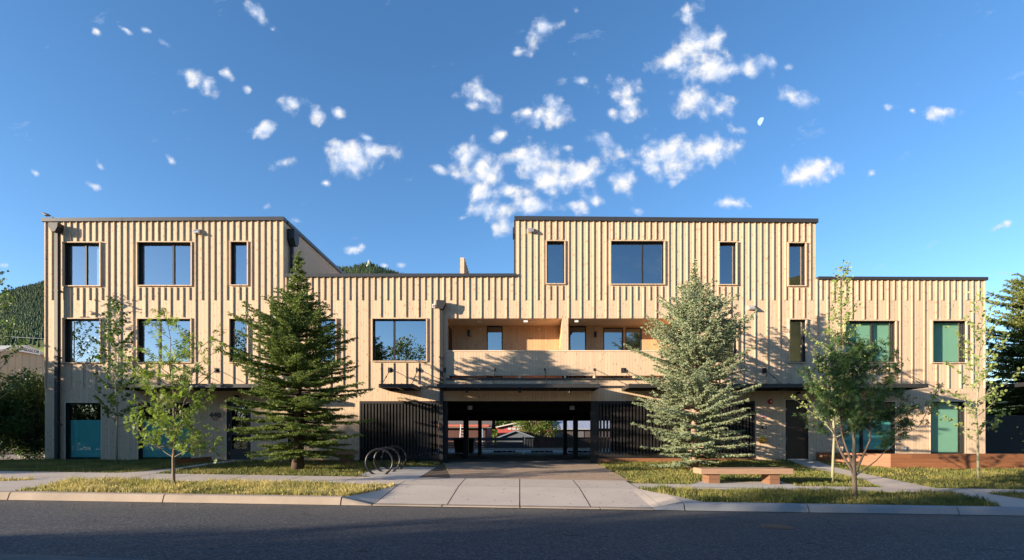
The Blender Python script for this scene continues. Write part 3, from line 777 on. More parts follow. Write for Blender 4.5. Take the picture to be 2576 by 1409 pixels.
def tie(px, py, cano, off, wallplate=True):
    x = fx(px); z = fz(py); x0, x1, zt, zbm, Yf, par = cano
    m_ = MB()
    if wallplate and 1200 < px < 1500:
        m_.box(x-.03, x+.03, -.04, -.013, z-.05, z+.05)
    elif wallplate:
        m_.box(x-.10, x+.10, -.016, -.001, z-.10, z+.10); m_.box(x-.012, x+.012, -.09, -.016, z-.06, z+.06)
    ex, ey = x+off, Yf+.25
    m_.tube([(x,-.07 if wallplate else -.02,z),(ex,ey,zt+.01)], .012, 8)
    mx, my, mz = x+off*.5, (-.07+ey)/2, (z+zt)/2
    m_.tube([(mx-off*.05,my-(ey+.07)*.05,mz+(z-zt)*.05),(mx+off*.05,my+(ey+.07)*.05,mz-(z-zt)*.05)], .022, 8)
    m_.build('tie_rod', M['black'], B)
for px in (487, 546): tie(px, 932, CN[0], -.02)
for px in (982, 1052): tie(px, 931, CN[1], -.02)
for px in (1115,): tie(px, 931, CN[2], -.0)
for px in (1245, 1370, 1494): tie(px, 930, CN[2], .0, True)
for px in (1568, 1805, 1923, 2064, 2255): tie(px, 932, CN[3], .1 if px > 1568 else .35)
# downpipes
def hopper_prism(mb, xc, y0, y1, z0, z1, wt, wb, cut=.35):
    zc = z1-(z1-z0)*.42
    mb.prism([(xc-wt,z1),(xc+wt,z1),(xc+wt,zc),(xc+wb,z0),(xc-wb,z0),(xc-wt,zc)][::-1], 'y', y0, y1)
def downpipe(pc, y0, y1, w, ybot, wb=.08):
    x = fx(pc, -.25); mb = MB()
    hopper_prism(mb, x, -.33, -.055, fz(y1, -.33), fz(y0, -.33), w, wb)
    mb.box(x-.065, x+.065, -.20, -.085, fz(ybot), fz(y1, -.33)+.002)
    for zz in (2.0, 4.6, 7.2): 
        if zz < fz(y1): mb.box(x-.085, x+.085, -.206, -.001, zz, zz+.04)
    return mb.build('downpipe', M['pipe'], B)
downpipe(137.5, 559.5, 582, .175, 1157, .07)
downpipe(1109, 755, 777, .175, 1160, .07)
mb = MB()  # downpipe on the inner flank of the left wing
X = xM; mb.prism([(0.28,fz(568)-.0),(.72,fz(568)),(.72,fz(592)),(.60,fz(607)),(.40,fz(607)),(.28,fz(592))], 'x', X+.02, X+.30); mb.box(X+.05, X+.17, .44, .56, ZT_M-.05, fz(607)+.02)
mb.build('downpipe', M['pipe'], B)
mb = MB(); X = xT; mb.prism([(.15,fz(568)),(.6,fz(568)),(.6,fz(584)),(.45,fz(592)),(.30,fz(592)),(.15,fz(584))], 'x', X-.12, X-.01); mb.box(X-.075, X-.012, .3, .42, ZT_M-.05, fz(590)); mb.build('downpipe', M['pipe'], B)
# leak sensor beside the middle hopper
mb = MB(); mb.box(fx(1091)-.05, fx(1091)+.05, -.06, -.001, fz(775), fz(766)); mb.box(fx(1091)-.025, fx(1091)+.025, -.066, -.06, fz(773.5), fz(768), 1)
mb.tube([(fx(1092),-.04,fz(766)),(fx(1094),-.05,fz(761)),(fx(1099),-.06,fz(759)),(fx(1102),-.1,fz(760))], .008, 6)
mb.build('leak_alarm', [M['white'], M['red']], B)
# vent hoods
for px, py in ((499.5,584), (1335,581), (1887,774.5)):
    x, z = fx(px), fz(py); mb = MB()
    mb.prism([(-.001,z-.09),(-.001,z+.09),(-.07,z+.085),(-.20,z-.06),(-.20,z-.09)], 'x', x-.11, x+.11)
    mb.build('vent_hood', M['galv'], B)
# wall lamps over the doors and one cylinder lamp
for px, py in ((598,999), (2005,991)):
    x, z = fx(px), fz(py); mb = MB(); mb.tube([(x,-.001,z),(x,-.05,z)], .06, 14); mb.tube([(x,-.12,z+.07),(x,-.12,z-.02)], [.055,.06], 16)
    mb.tube([(x,-.12,z-.02),(x,-.12,z-.07),(x,-.12,z-.085)], [.062,.055,.02], 16, 1); mb.box(x-.02,x+.02,-.10,-.05,z-.01,z+.03)
    mb.build('door_lamp', [M['black'], M['white']], B)
mb = MB(); x, z = fx(2300), fz(1023); mb.box(x-.09, x-.01, -.05, -.001, z-.06, z+.06); mb.tube([(x+.04,-.10,z-.09),(x+.04,-.10,z+.09)], .055, 16); mb.box(x-.02,x+.04,-.08,-.04,z-.03,z+.03); mb.build('wall_lamp', M['metal'], B)
# sockets
for px, py in ((486,1131), (2092,1131), (2274,1129)):
    x, z = fx(px), fz(py); mb = MB(); mb.box(x-.07, x+.07, -.05, -.001, z-.09, z+.09, 0); mb.box(x-.03, x+.03, -.055, -.05, z-.05, z+.05, 1); mb.build('outlet_cover', [M['galv'], M['white']], B, bevel=.008)
# foundation strip
for a, b in ((113,904),(1898,2478)): mb = MB(); mb.box(fx(a), fx(b), -.02, -.002, .3, fz(1158)); mb.build('base_flashing', M['black'], B)
# house numbers
text_mesh('house_number', '440', .30, (fx(542), -.03, fz(1045)), M['metal'], B, .012, .006)
text_mesh('unit_number', '1-6', .14, (fx(542), -.02, fz(1055)), M['metal'], B, .008, .004)
text_mesh('unit_number', '7-12', .14, (fx(2064), -.02, fz(1053)), M['metal'], B, .008, .004)
# garage: slatted screens, posts, ceiling, columns
def screen(a, b, y0, y1, n, mat, name='slat_screen'):
    mb = MB(); x0, x1, z0, z1 = fx(a), fx(b), fz(y1), fz(y0)
    mb.box(x0, x1, -.03, .05, z1-.09, z1); mb.box(x0, x1, -.03, .05, z0, z0+.14); mb.box(x0, x0+.07, -.03, .05, z0+.14, z1-.09); mb.box(x1-.07, x1, -.03, .05, z0+.14, z1-.09)
    p = (x1-x0-.14)/n
    for i in range(n):
        X = x0+.07+p*(i+.5); mb.box(X-p*.26, X+p*.26, -.02, .07, z0+.14, z1-.09)
    mb.box(x0+.07, x1-.07, .075, .11, z0+1.1, z0+1.16)
    return mb.build(name, mat, B)
screen(904.5, 1108, 1009.5, 1154.5, 24, M['blackwood'])
screen(1502, 1897.5, 1009.5, 1152, 46, M['blackwood'])
mb = MB(); mb.box(fx(1502), fx(1898), -.01, .12, .35, fz(1152)-.01); mb.build('screen_sill', M['cedar'], B)
mb = MB(); mb.box(fx(1108.5), fx(1125), -.04, .22, .4, fz(1010)); mb.build('gate_post', M['blackwood'], B)
mb = MB(); mb.box(fx(1486), fx(1501.5), -.04, .22, .4, fz(1010)); mb.build('gate_post', M['blackwood'], B)
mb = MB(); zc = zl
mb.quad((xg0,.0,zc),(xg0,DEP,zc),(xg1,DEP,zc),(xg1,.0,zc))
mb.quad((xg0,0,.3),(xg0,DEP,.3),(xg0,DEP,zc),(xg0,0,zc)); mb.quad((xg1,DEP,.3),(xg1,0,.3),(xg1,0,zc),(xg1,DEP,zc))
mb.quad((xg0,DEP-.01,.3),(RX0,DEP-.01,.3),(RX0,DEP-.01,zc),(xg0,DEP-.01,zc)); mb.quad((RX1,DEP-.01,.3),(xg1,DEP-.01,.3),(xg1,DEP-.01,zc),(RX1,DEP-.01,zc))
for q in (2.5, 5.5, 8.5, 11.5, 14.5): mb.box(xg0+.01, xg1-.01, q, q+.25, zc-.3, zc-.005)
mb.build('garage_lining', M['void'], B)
for a, b, yy in ((1165,1177.6,5.5),(1202,1211,10.0),(1442,1453.6,5.5),(1416.6,1426,10.0)):
    d = yy-CY; x0, x1 = (a-VX)*d/FPX, (b-VX)*d/FPX; mb = MB(); mb.box(x0, x1, yy, yy+.25, .45, zc-.31); mb.box(x0-.03, x1+.03, yy-.03, yy+.28, .45, .55); mb.build('column', M['black'], B)
for q in (1182, 1439): 
    mb = MB(); d = 22.; x = (q-VX)*d/FPX; mb.box(x-.10, x+.10, 2.0, 2.2, zc-.22, zc-.06); mb.build('garage_lamp', M['galv'], B)
# rooftop wooden screen wall far back
mb = MB(); d = 30.; xa, xb = (1157-VX)*d/FPX, (1167-VX)*d/FPX; mb.box(xa, xb, 10, 15.5, ZT_M-.2, EYE+(VY-648)*d/FPX)
for i in range(10): mb.box(xb, xb+.05, 10.2+i*.55, 10.25+i*.55, ZT_M-.2, EYE+(VY-648)*d/FPX-.02)
mb.build('roof_screen_wall', M['clad'], B)

# ---------------------------------------------------------------- small things on the facade
FS = empty('fire_sign', at(1918.5,1045,0), 'small red and white sign reading FDC right of the slatted screen', 'sign')
mb = MB(); x, z = fx(1918.5), fz(1045); mb.box(x-.12, x+.12, -.012, -.001, z-.095, z+.095, 0); mb.box(x-.108, x+.108, -.014, -.012, z-.083, z+.083, 1)
mb.build('sign_plate', [M['white'], M['red']], FS); text_mesh('sign_lettering', 'FDC', .145, (x, -.018, z-.0), M['white'], FS, .002, .004)
FA = empty('fire_alarm', at(1936,1010.5,0), 'round red fire alarm bell under the canopy above the red and white sign', 'alarm')
mb = MB(); x, z = fx(1936), fz(1010.5); mb.tube([(x,-.001,z),(x,-.05,z),(x,-.08,z)], [.10,.10,.06], 20); mb.build('alarm_bell', M['red'], FA, smooth=False); mb = MB(); mb.tube([(x,-.08,z),(x,-.11,z)], .03, 12); mb.build('strobe', M['white'], FA)
KB = MB(); x, z = fx(1920), fz(1074.5); KB.box(x-.08, x+.08, -.09, -.001, z-.055, z+.055, 0); KB.box(x-.05, x+.05, -.094, -.09, z-.035, z+.03, 1)
tag(KB.build('key_box', [M['black'], M['galv']], bevel=.006), 'small black key box on the wood wall between the sign and the brass inlet', 'key box')
FC = empty('fire_hose_inlet', at(1917,1105,0), 'round brass fire hose inlet on the wood wall left of the solid door', 'hose inlet')
mb = MB(); x, z = fx(1917), fz(1105); mb.tube([(x,-.001,z),(x,-.02,z),(x,-.035,z)], [.17,.17,.13], 28); mb.build('wall_plate', M['brass'], FC)
mb = MB(); mb.tube([(x,-.03,z),(x,-.12,z)], .07, 18); mb.tube([(x,-.12,z),(x+.03,-.22,z-.01)], [.06,.055], 18); mb.tube([(x+.03,-.22,z-.01),(x+.035,-.25,z-.012)], .068, 18); mb.build('hose_coupling', M['brass'], FC)
mb = MB(); mb.tube([(x+.05+.02*i, -.15+.004*i, z-.06-.09*math.sin(math.pi*i/10)) for i in range(11)], .006, 6); mb.build('cap_chain', M['brass'], FC)
# bird on the roof corner
bx, bz = fx(119), fz(549.5)
mb = MB(); n = 9
pts = [(-.17,0,.03),(-.12,0,.055),(-.05,0,.085),(.02,0,.10),(.08,0,.125),(.11,0,.155),(.14,0,.165),(.165,0,.158),(.20,0,.15)]
mb.tube([(bx-p[0]*1.2, -.02, bz+.03+p[2]) for p in pts], [.008,.022,.048,.058,.045,.034,.034,.018,.003], 10)
mb.tube([(bx+.17,-.02,bz+.06),(bx+.30,-.02,bz+.0)], [.025,.012], 6); mb.tube([(bx,-.03,bz+.09),(bx,-.03,bz-.01)], .005, 5); mb.tube([(bx-.02,-.01,bz+.09),(bx-.02,-.01,bz-.01)], .005, 5)
tag(mb.build('bird', M['black'], smooth=True), 'small black bird perched on the left corner of the roof', 'bird')

# ---------------------------------------------------------------- benches, planter, bike racks
def bench(x0, x1, Y0, dep, ztop, thick, legs, label):
    zg = G((x0+x1)/2, Y0+dep/2)
    b = empty('bench', ((x0+x1)/2, Y0+dep/2, zg), label, 'bench')
    mb = MB(); n = 3; w = dep/n
    for i in range(n): mb.box(x0+.004*i, x1-.003*i, Y0+w*i+.004, Y0+w*(i+1)-.004, ztop-thick, ztop-.002*(i % 2))
    mb.build('seat', M['bench'], b, bevel=.008)
    for a, c in legs:
        mb = MB(); gz = min(G(a, Y0), G(c, Y0+dep))-.01; hh = (ztop-thick-gz)/2
        for i in range(2): mb.box(a+.003*i, c-.002*i, Y0+.09, Y0+dep-.09, gz+hh*i+(.002 if i else 0), gz+hh*(i+1)-.001)
        mb.build('leg', M['cedar_y'], b, bevel=.006)
    return b
Yb = -5.75; d = Yb-CY
bx0, bx1 = (1763-VX)*d/FPX, (1996-VX)*d/FPX
bench(bx0, bx1, Yb, .68, EYE-(1179-VY)*d/FPX, .155, [((1785-VX)*d/FPX, (1805-VX)*d/FPX+.1), ((1939-VX)*d/FPX, (1961-VX)*d/FPX+.05)], 'long low timber bench on block legs beside the sidewalk below the pale blue spruce')
Yb2 = -1.3; d = Yb2-CY
bench((690-VX)*d/FPX, (889-VX)*d/FPX, Yb2, .6, EYE-(1134.5-VY)*d/FPX, .13, [((690-VX)*d/FPX+.05,(690-VX)*d/FPX+.5), ((858-VX)*d/FPX-.1,(858-VX)*d/FPX+.3)], 'low timber bench against the wall behind the dark spruce')
PL = empty('planter', (13,-1.2,.35), 'long raised planter of stacked reddish cedar boards along the right half of the building', 'planter')
mb = MB(); zt = .915
def board_wall(mb, A, Bp, t=.09, z0=None):
    ax, ay = A; bx_, by_ = Bp; L = math.hypot(bx_-ax, by_-ay); ux, uy = (bx_-ax)/L, (by_-ay)/L; nx_, ny_ = -uy*t, ux*t
    for i in range(5):
        o = .004*((i*7) % 3-1)
        za, zb_ = zt-.15*(i+1)+.003, zt-.15*i
        off = (uy*o, -ux*o)
        mb.hexa([(ax+off[0],ay+off[1],za),(bx_+off[0],by_+off[1],za),(bx_+nx_,by_+ny_,za),(ax+nx_,ay+ny_,za),(ax+off[0],ay+off[1],zb_),(bx_+off[0],by_+off[1],zb_),(bx_+nx_,by_+ny_,zb_),(ax+nx_,ay+ny_,zb_)])
board_wall(mb, (11.62,-.06), (13.1,-2.02)); board_wall(mb, (13.1,-2.02), (34,-2.15))
mb.build('board_wall', M['planter'], PL)
mb = MB(); mb.poly([(11.7,-.03,.86),(13.15,-1.92,.86),(34,-2.05,.86),(34,-.03,.86)]); mb.build('soil', simple('planter soil', (.05,.035,.025), .95, 0, .1, .4, 12, .8), PL)
mb = MB(); A = at(445,1160,-1.0); A2 = at(545,1160,-.25)
def zg2(x, y): return G(x, y)
ax, ay = gp(430,1170); b2x, b2y = gp(528,1160)
for i in range(2):
    o = .0 if i == 0 else .01
    mb.hexa([(ax,ay+o,G(ax,ay)-.02+.1*i),(b2x,b2y+o,G(b2x,b2y)-.02+.1*i),(b2x,b2y+.1,G(b2x,b2y)-.02+.1*i),(ax,ay+.1,G(ax,ay)-.02+.1*i),(ax,ay+o,G(ax,ay)+.075+.1*i),(b2x,b2y+o,G(b2x,b2y)+.075+.1*i),(b2x,b2y+.1,G(b2x,b2y)+.075+.1*i),(ax,ay+.1,G(ax,ay)+.075+.1*i)])
tag(mb.build('timber_edging', M['cedar'], bevel=.005), 'low reddish timber edging along the path left of the glazed door', 'edging')
for i, (px, py, word) in enumerate(((954,1193.5,'nearest'), (973.5,1187,'middle'), (990.8,1181.5,'farthest'))):
    x, y = gp(px, py); zg = G(x, y)+.01; r_ = .395; cz = zg+r_-.03
    rk = empty('bike_rack', (x, y, zg), f'black steel ring bike rack, {word} of the three from the road', 'bike rack', 'ring bike racks on the concrete pad')
    mb = MB(); pts = []
    ph0 = math.asin(min(1, (cz-zg)/r_))
    for k in range(49):
        a = -math.pi/2+.45+(2*math.pi-.9)*k/48; pts.append((x+r_*math.cos(a)*.995, y+r_*math.cos(a)*.12, cz+r_*math.sin(a)))
    mb.tube(pts, .031, 12); mb.build('ring', simple('gloss black coating', (.010,.010,.013), .38, 0, .4, .05), rk, smooth=True)
    mb = MB()
    for p in (pts[0], pts[-1]): mb.tube([(p[0],p[1],zg-.004),(p[0],p[1],zg+.012)], .07, 16)
    mb.build('foot_plate', M['metal'], rk)

# ---------------------------------------------------------------- trees
def tubes_np(segs, sides=4):
    """segs: list of (p0,p1,r0,r1); returns V,F arrays"""
    P0 = np.array([s[0] for s in segs], float); P1 = np.array([s[1] for s in segs], float)
    r0 = np.array([s[2] for s in segs]); r1 = np.array([s[3] for s in segs])
    T = P1-P0; L = np.linalg.norm(T, axis=1, keepdims=True)+1e-9; T = T/L
    ref = np.where(np.abs(T[:, 2:3]) < .9, np.array([[0,0,1.]]), np.array([[1.,0,0]]))
    A = np.cross(T, ref); A /= np.linalg.norm(A, axis=1, keepdims=True); Bq = np.cross(T, A)
    n = len(segs); Vv = np.zeros((n, 2*sides, 3))
    for k in range(sides):
        an = 2*np.pi*k/sides; dirv = A*np.cos(an)+Bq*np.sin(an)
        Vv[:, k] = P0+dirv*r0[:, None]; Vv[:, sides+k] = P1+dirv*r1[:, None]
    base = (np.arange(n)*2*sides)[:, None]
    F = []
    for k in range(sides):
        k2 = (k+1) % sides; F.append(base+np.array([[k, k2, sides+k2, sides+k]]))
    return Vv.reshape(-1, 3), np.concatenate(F, 0)
def needles(name, tw0, tw1, mat, parent, rng, ln=.06, w=.017, sp=.028, per=4, fwd=.7, maxn=400000):
    tw0 = np.array(tw0); tw1 = np.array(tw1); D = tw1-tw0; L = np.linalg.norm(D, axis=1)
    cnt = np.maximum(2, (L/sp).astype(int))*per
    if cnt.sum() > maxn: cnt = np.maximum(3, (cnt*maxn/cnt.sum()).astype(int))
    idx = np.repeat(np.arange(len(tw0)), cnt); n = len(idx)
    t = rng.uniform(0, 1.0, n); p = tw0[idx]+D[idx]*t[:, None]; dn = D[idx]/(L[idx][:, None]+1e-9)
    rd = rng.normal(size=(n, 3)); rd -= dn*(rd*dn).sum(1, keepdims=True); rd /= np.linalg.norm(rd, axis=1, keepdims=True)+1e-9
    rd[:, 2] += .15
    dirv = rd+dn*fwd; dirv /= np.linalg.norm(dirv, axis=1, keepdims=True)
    l = ln*rng.uniform(.7, 1.15, n); side = np.cross(dirv, rng.normal(size=(n, 3))); side /= np.linalg.norm(side, axis=1, keepdims=True)+1e-9
    a = p-side*w*.5; b = p+side*w*.5; c = p+dirv*l[:, None]
    Vv = np.stack([a, b, c], 1).reshape(-1, 3); F = np.arange(3*n).reshape(-1, 3)
    return np_mesh(name, Vv, F, mat, parent)
def spruce(label, base, Ht, prof, mats, seed, level=.20, nb=7, e0=-4, e1=50, droop=.10, tsp=.085, twl=.42, ln=.06, w=.02, per=4, r0=.15, maxn=300000, group=None, zc0=.35, trunk_mat=None, name='spruce_tree', pw=1.0):
    rng = np.random.default_rng(seed); bx_, by_, bz_ = base
    T = empty(name, base, label, 'tree', group)
    ts = [p[0] for p in prof]; rs = [p[1] for p in prof]
    segs = []; tw0 = []; tw1 = []
    zz = np.linspace(0, Ht, 16); lean = [(.03*math.sin(z*1.1+seed), .03*math.cos(z*.8)) for z in zz]
    mb = MB(); mb.tube([(bx_+lx*.8, by_+ly*.8, bz_-.1+z) for z, (lx, ly) in zip(zz, lean)], [max(.008, r0*(1-z/Ht)**.9*(1+.5*math.exp(-z*3))) for z in zz], 12)
    mb.build('trunk', trunk_mat or M['bark_dk'], T, smooth=True)
    z = zc0*1.0; k = 0
    while z < Ht-.12:
        t = z/Ht; n = max(3, int(round(nb*(.55+.45*(1-t)))))
        az0 = rng.uniform(0, 6.28)
        for i in range(n):
            az = az0+6.283*i/n+rng.uniform(-.3, .3); Lb = float(np.interp(t, ts, rs))*(rng.uniform(.72, 1.12) if rng.uniform() < .7 else rng.uniform(.45, .75))
            if Lb < .05: Lb = .05
            zs = z+rng.uniform(-.07, .07)*(1+2*t)
            el = R(e0+(e1-e0)*t**pw+rng.uniform(-6, 6)); dr = droop*rng.uniform(.6, 1.4)*(1-t)
            ns = 7; pts = []
            for j in range(ns+1):
                s = j/ns; rr = Lb*s
                zr = zs+rr*math.tan(el)*.9-dr*Lb*math.sin(s*math.pi*(.75 if t > .45 else .55))+(.06*Lb*s**3 if t > .45 else .02*Lb*s**4)
                aj = az+.06*math.sin(3*s+i)
                pts.append(np.array([bx_+rr*math.cos(aj), by_+rr*math.sin(aj), bz_+zr]))
            rb = .006+.011*Lb
            for j in range(ns): segs.append((pts[j], pts[j+1], rb*(1-j/ns)+.003, rb*(1-(j+1)/ns)+.003))
            # the branch itself carries needles on its outer half
            for j in range(2, ns): tw0.append(pts[j]); tw1.append(pts[j+1])
            nt = int(Lb/tsp); 
            for q in range(nt):
                s = .18+.82*(q+rng.uniform(0, 1))/max(1, nt); s = min(.99, s); f = s*ns; j = int(f); p = pts[j]*(1-f+j)+pts[min(ns, j+1)]*(f-j)
                sd = 1 if q % 2 else -1; ang = az+sd*R(rng.uniform(38, 62)); tl = twl*(.30+.70*(1-s))*rng.uniform(.6, 1.15)*min(1, .35+Lb/1.4)
                dz = rng.uniform(-.22, .10)-(.12 if t < .35 else 0)+.25*t
                e = p+np.array([math.cos(ang), math.sin(ang), dz])*tl
                tw0.append(p); tw1.append(e)
                if tl > .16:
                    for _ in range(2):
                        u = rng.uniform(.3, .8); pp = p*(1-u)+e*u; a2 = az+sd*R(rng.uniform(0, 25)) if rng.uniform() < .5 else ang+sd*R(rng.uniform(20, 50))
                        tw0.append(pp); tw1.append(pp+np.array([math.cos(a2), math.sin(a2), rng.uniform(-.25, .1)])*tl*.5)
        z += level*(1.75-1.25*t**.8)*rng.uniform(.85, 1.15); k += 1
    top = np.array([bx_, by_, bz_+Ht]); tw0.append(top-np.array([0,0,.55])); tw1.append(top+np.array([0,0,.02]))
    for q in range(8):
        a = q*2.4; hz = Ht-.08-.09*q; p = np.array([bx_, by_, bz_+hz]); tw0.append(p); tw1.append(p+np.array([math.cos(a)*.12, math.sin(a)*.12, .10])*(.6+.12*q))
    Vv, F = tubes_np(segs, 4); np_mesh('limbs', Vv, F, trunk_mat or M['bark_dk'], T)
    needles('crown', tw0, tw1, mats, T, rng, ln, w, per=per, maxn=maxn)
    return T
def on_ground(px, py): 
    x, y = gp(px, py); return (x, y, G(x, y))
def top_h(base, py): return EYE+(VY-py)*(base[1]-CY)/FPX-base[2]

b = on_ground(750, 1181); s = (b[1]-CY)/FPX; Ht = top_h(b, 634)
def tz(py): return (EYE+(VY-py)*(b[1]-CY)/FPX-b[2])/Ht
prof = sorted([(tz(y), r*s*.92) for y, r in ((634,2),(665,9),(700,20),(740,36),(770,56),(805,88),(835,130),(865,165),(905,175),(950,180),(985,182),(1015,165),(1045,160),(1075,200),(1095,195),(1120,150),(1145,125))])
spruce('tall dark green spruce in front of the left wing', b, Ht, prof, M['spruce'], 11, level=.175, nb=11, e0=-7, e1=38, droop=.08, ln=.058, w=.023, per=4, maxn=480000, twl=.50, tsp=.07, zc0=.65, r0=.155)
b = on_ground(1747, 1184); s = (b[1]-CY)/FPX; Ht = top_h(b, 661)
prof = sorted([(tz(y), r*s) for y, r in ((661,2),(690,7),(720,16),(745,34),(775,62),(810,96),(850,122),(890,155),(920,165),(960,142),(1000,138),(1040,150),(1080,145),(1110,135),(1140,135),(1158,100))])
spruce('pale blue green spruce behind the timber bench', b, Ht, prof, M['bluespruce'], 23, level=.165, nb=10, e0=-3, e1=46, droop=.05, ln=.055, w=.024, per=4, maxn=480000, twl=.44, tsp=.07, zc0=.32, r0=.13, trunk_mat=simple('young spruce bark', (.26,.19,.14), .85, 0, .2, .3, 20, .4), pw=.8)
spruce('large old dark spruce beyond the right end of the building', (26.3, 4.5, .5), 8.8, [(0,2.6),(.2,3.9),(.5,3.8),(.75,3.1),(.9,2.2),(1,.6)], M['oldspruce'], 31, level=.20, nb=17, e0=-12, e1=30, droop=.12, ln=.11, w=.05, per=3, maxn=420000, zc0=.9, r0=.26, twl=.6, tsp=.10)
spruce('second dark spruce filling the gap between the building and the large one', (25.2, 9.5, .5), 8.6, [(0,2.2),(.3,2.6),(.7,1.7),(1,.2)], M['oldspruce'], 33, level=.32, nb=10, e0=-10, e1=30, droop=.12, ln=.10, w=.04, per=3, maxn=120000, zc0=.9, r0=.2, twl=.5, tsp=.12)

def leaves_np(name, Pc, mat, parent, rng, size, shape='round', aspect=1.0, down=.2):
    Pc = np.array(Pc); n = len(Pc); a = rng.normal(size=(n, 3)); a[:, 2] -= down; a /= np.linalg.norm(a, axis=1, keepdims=True)
    b_ = np.cross(a, rng.normal(size=(n, 3))); b_ /= np.linalg.norm(b_, axis=1, keepdims=True)+1e-9
    l = size*rng.uniform(.7, 1.2, n)[:, None]
    if shape == 'round':
        Vv = []
        for k in range(6):
            an = 2*np.pi*k/6; Vv.append(Pc+(a*np.cos(an)+b_*np.sin(an)*.92)*l*.5)
        Vv = np.stack(Vv, 1).reshape(-1, 3); F = np.arange(6*n).reshape(-1, 6)
    else:
        w = l*aspect
        Vv = np.stack([Pc, Pc+a*l*.45+b_*w*.5, Pc+a*l, Pc+a*l*.45-b_*w*.5], 1).reshape(-1, 3); F = np.arange(4*n).reshape(-1, 4)
    return np_mesh(name, Vv, F, mat, parent)
def bez(p0, p1, p2, n):
    return [p0*(1-t)**2+p1*2*t*(1-t)+p2*t*t for t in np.linspace(0, 1, n+1)]
def leafy(name, label, base, leaders, prof, seed, leafmat, barkmat, trunk_r, t0, nprim, elev, leaf, shape='round', aspect=1, nsec=6, secl=.35, per_sec=9, group=None, leafn=1.0, bare=.0):
    """leaders: list of polylines (world points as np arrays, first = base). prof: list of (z above base, radius)"""
    rng = np.random.default_rng(seed); T = empty(name, base, label, 'tree', group); b0 = np.array(base)
    zs = [p[0] for p in prof]; rs = [p[1] for p in prof]
    segs = []; cen = []; mb = MB(); ntot = len(leaders)
    for li, (pl, rr0, ts0, npr) in enumerate(leaders):
        P = [b0+np.array(q) for q in pl]; n = 14
        # resample with a slight wobble
        cum = np.concatenate([[0], np.cumsum([np.linalg.norm(P[i+1]-P[i]) for i in range(len(P)-1)])]); tot = cum[-1]
        pts = []
        for k in range(n+1):
            s = tot*k/n; j = min(len(P)-2, int(np.searchsorted(cum, s, 'right')-1)); f = (s-cum[j])/(cum[j+1]-cum[j]+1e-9)
            q = P[j]*(1-f)+P[j+1]*f; q = q+np.array([math.sin(k*1.3+seed+li)*.012, math.cos(k*1.7+seed)*.012, 0])*min(k, 8)/4
            pts.append(q)
        mb.tube([tuple(q) for q in pts], [max(.004, rr0*(1-.93*(k/n)**.8)) for k in range(n+1)], 9)
        ga = rng.uniform(0, 6.28)
        for i in range(npr):
            u = ts0+(1-ts0)*(i+rng.uniform(0, .9))/npr; u = min(.985, u); f = u*n; j = min(n-1, int(f)); p0 = pts[j]*(1-f+j)+pts[j+1]*(f-j)
            ga += 2.399+rng.uniform(-.4, .4); hz = p0[2]-b0[2]
            el = R(elev+rng.uniform(-14, 14)+20*(u-.4))
            # the tip height decides how far the envelope lets it go
            rad = float(np.interp(hz+.25, zs, rs)); rise = rad*math.tan(el); rad = float(np.interp(hz+rise*.8, zs, rs))*rng.uniform(.6, 1.08)
            if rad < .06: continue
            # envelope is measured from the main axis, so aim from axis
            ax_ = b0+np.array([pts[min(n, j+2)][0]-b0[0], pts[min(n, j+2)][1]-b0[1], 0])*(.6 if ntot > 1 else 1)
            tip = np.array([ax_[0]+rad*math.cos(ga), ax_[1]+rad*math.sin(ga), p0[2]+rad*math.tan(el)*.9+.05])
            mid = (p0+tip)/2+np.array([0, 0, -.10*rad])
            br = bez(p0, mid, tip, 7); rb = max(.005, .0105*rad+.003)
            for q in range(7): segs.append((br[q], br[q+1], rb*(1-q/7.5), rb*(1-(q+1)/7.5)))
            L = np.linalg.norm(tip-p0); nsx = max(2, int(nsec*min(1.5, .4+L)))
            for q in range(nsx):
                s = .22+.78*(q+rng.uniform(0, 1))/nsx; f2 = min(.999, s)*7; jj = int(f2); pp = br[jj]*(1-f2+jj)+br[min(7, jj+1)]*(f2-jj)
                a2 = ga+rng.uniform(-1.1, 1.1); sl = secl*rng.uniform(.4, 1.1)*(1.15-.5*s)
                e = pp+np.array([math.cos(a2)*.75, math.sin(a2)*.75, rng.uniform(.0, .8)])*sl
                segs.append((pp, e, .004, .002))
                if rng.uniform() < bare: continue
                m_ = max(2, int(per_sec*rng.uniform(.5, 1.3)))
                for _ in range(m_):
                    v = rng.uniform(.15, 1.1); cen.append(pp*(1-v)+e*v+rng.normal(size=3)*secl*.13)
        # leader tip leaves
        for _ in range(int(per_sec*1.5)): cen.append(pts[-1]+rng.normal(size=3)*np.array([.05,.05,.12]))
    Vv, F = tubes_np(segs, 4); mb.build('trunk', barkmat, T, smooth=True); np_mesh('limbs', Vv, F, barkmat, T)
    if shape == 'ash':   # compound leaves: five narrow leaflets fanned round each centre
        cen = np.array(cen); d_ = rng.normal(size=cen.shape); d_[:, 2] -= .1; d_ /= np.linalg.norm(d_, axis=1, keepdims=True)
        n = len(cen); sd = np.cross(d_, rng.normal(size=(n, 3))); sd /= np.linalg.norm(sd, axis=1, keepdims=True); nr = np.cross(d_, sd)
        Vs = []
        for ang, off in ((0,1.0),(48,.75),(-48,.75),(55,.35),(-55,.35)):
            a_ = d_*math.cos(R(ang))+sd*math.sin(R(ang)); p = cen+d_*leaf*.9*off*.6; l = leaf*rng.uniform(.75, 1.15, n)[:, None]; w = l*aspect
            bb = np.cross(a_, nr)
            Vs.append(np.stack([p, p+a_*l*.4+bb*w*.5, p+a_*l, p+a_*l*.4-bb*w*.5], 1))
        Vv = np.concatenate(Vs, 0).reshape(-1, 3); np_mesh('leaves', Vv, np.arange(len(Vv)).reshape(-1, 4), leafmat, T)
    else: leaves_np('leaves', cen, leafmat, T, rng, leaf, shape, aspect)
    return T
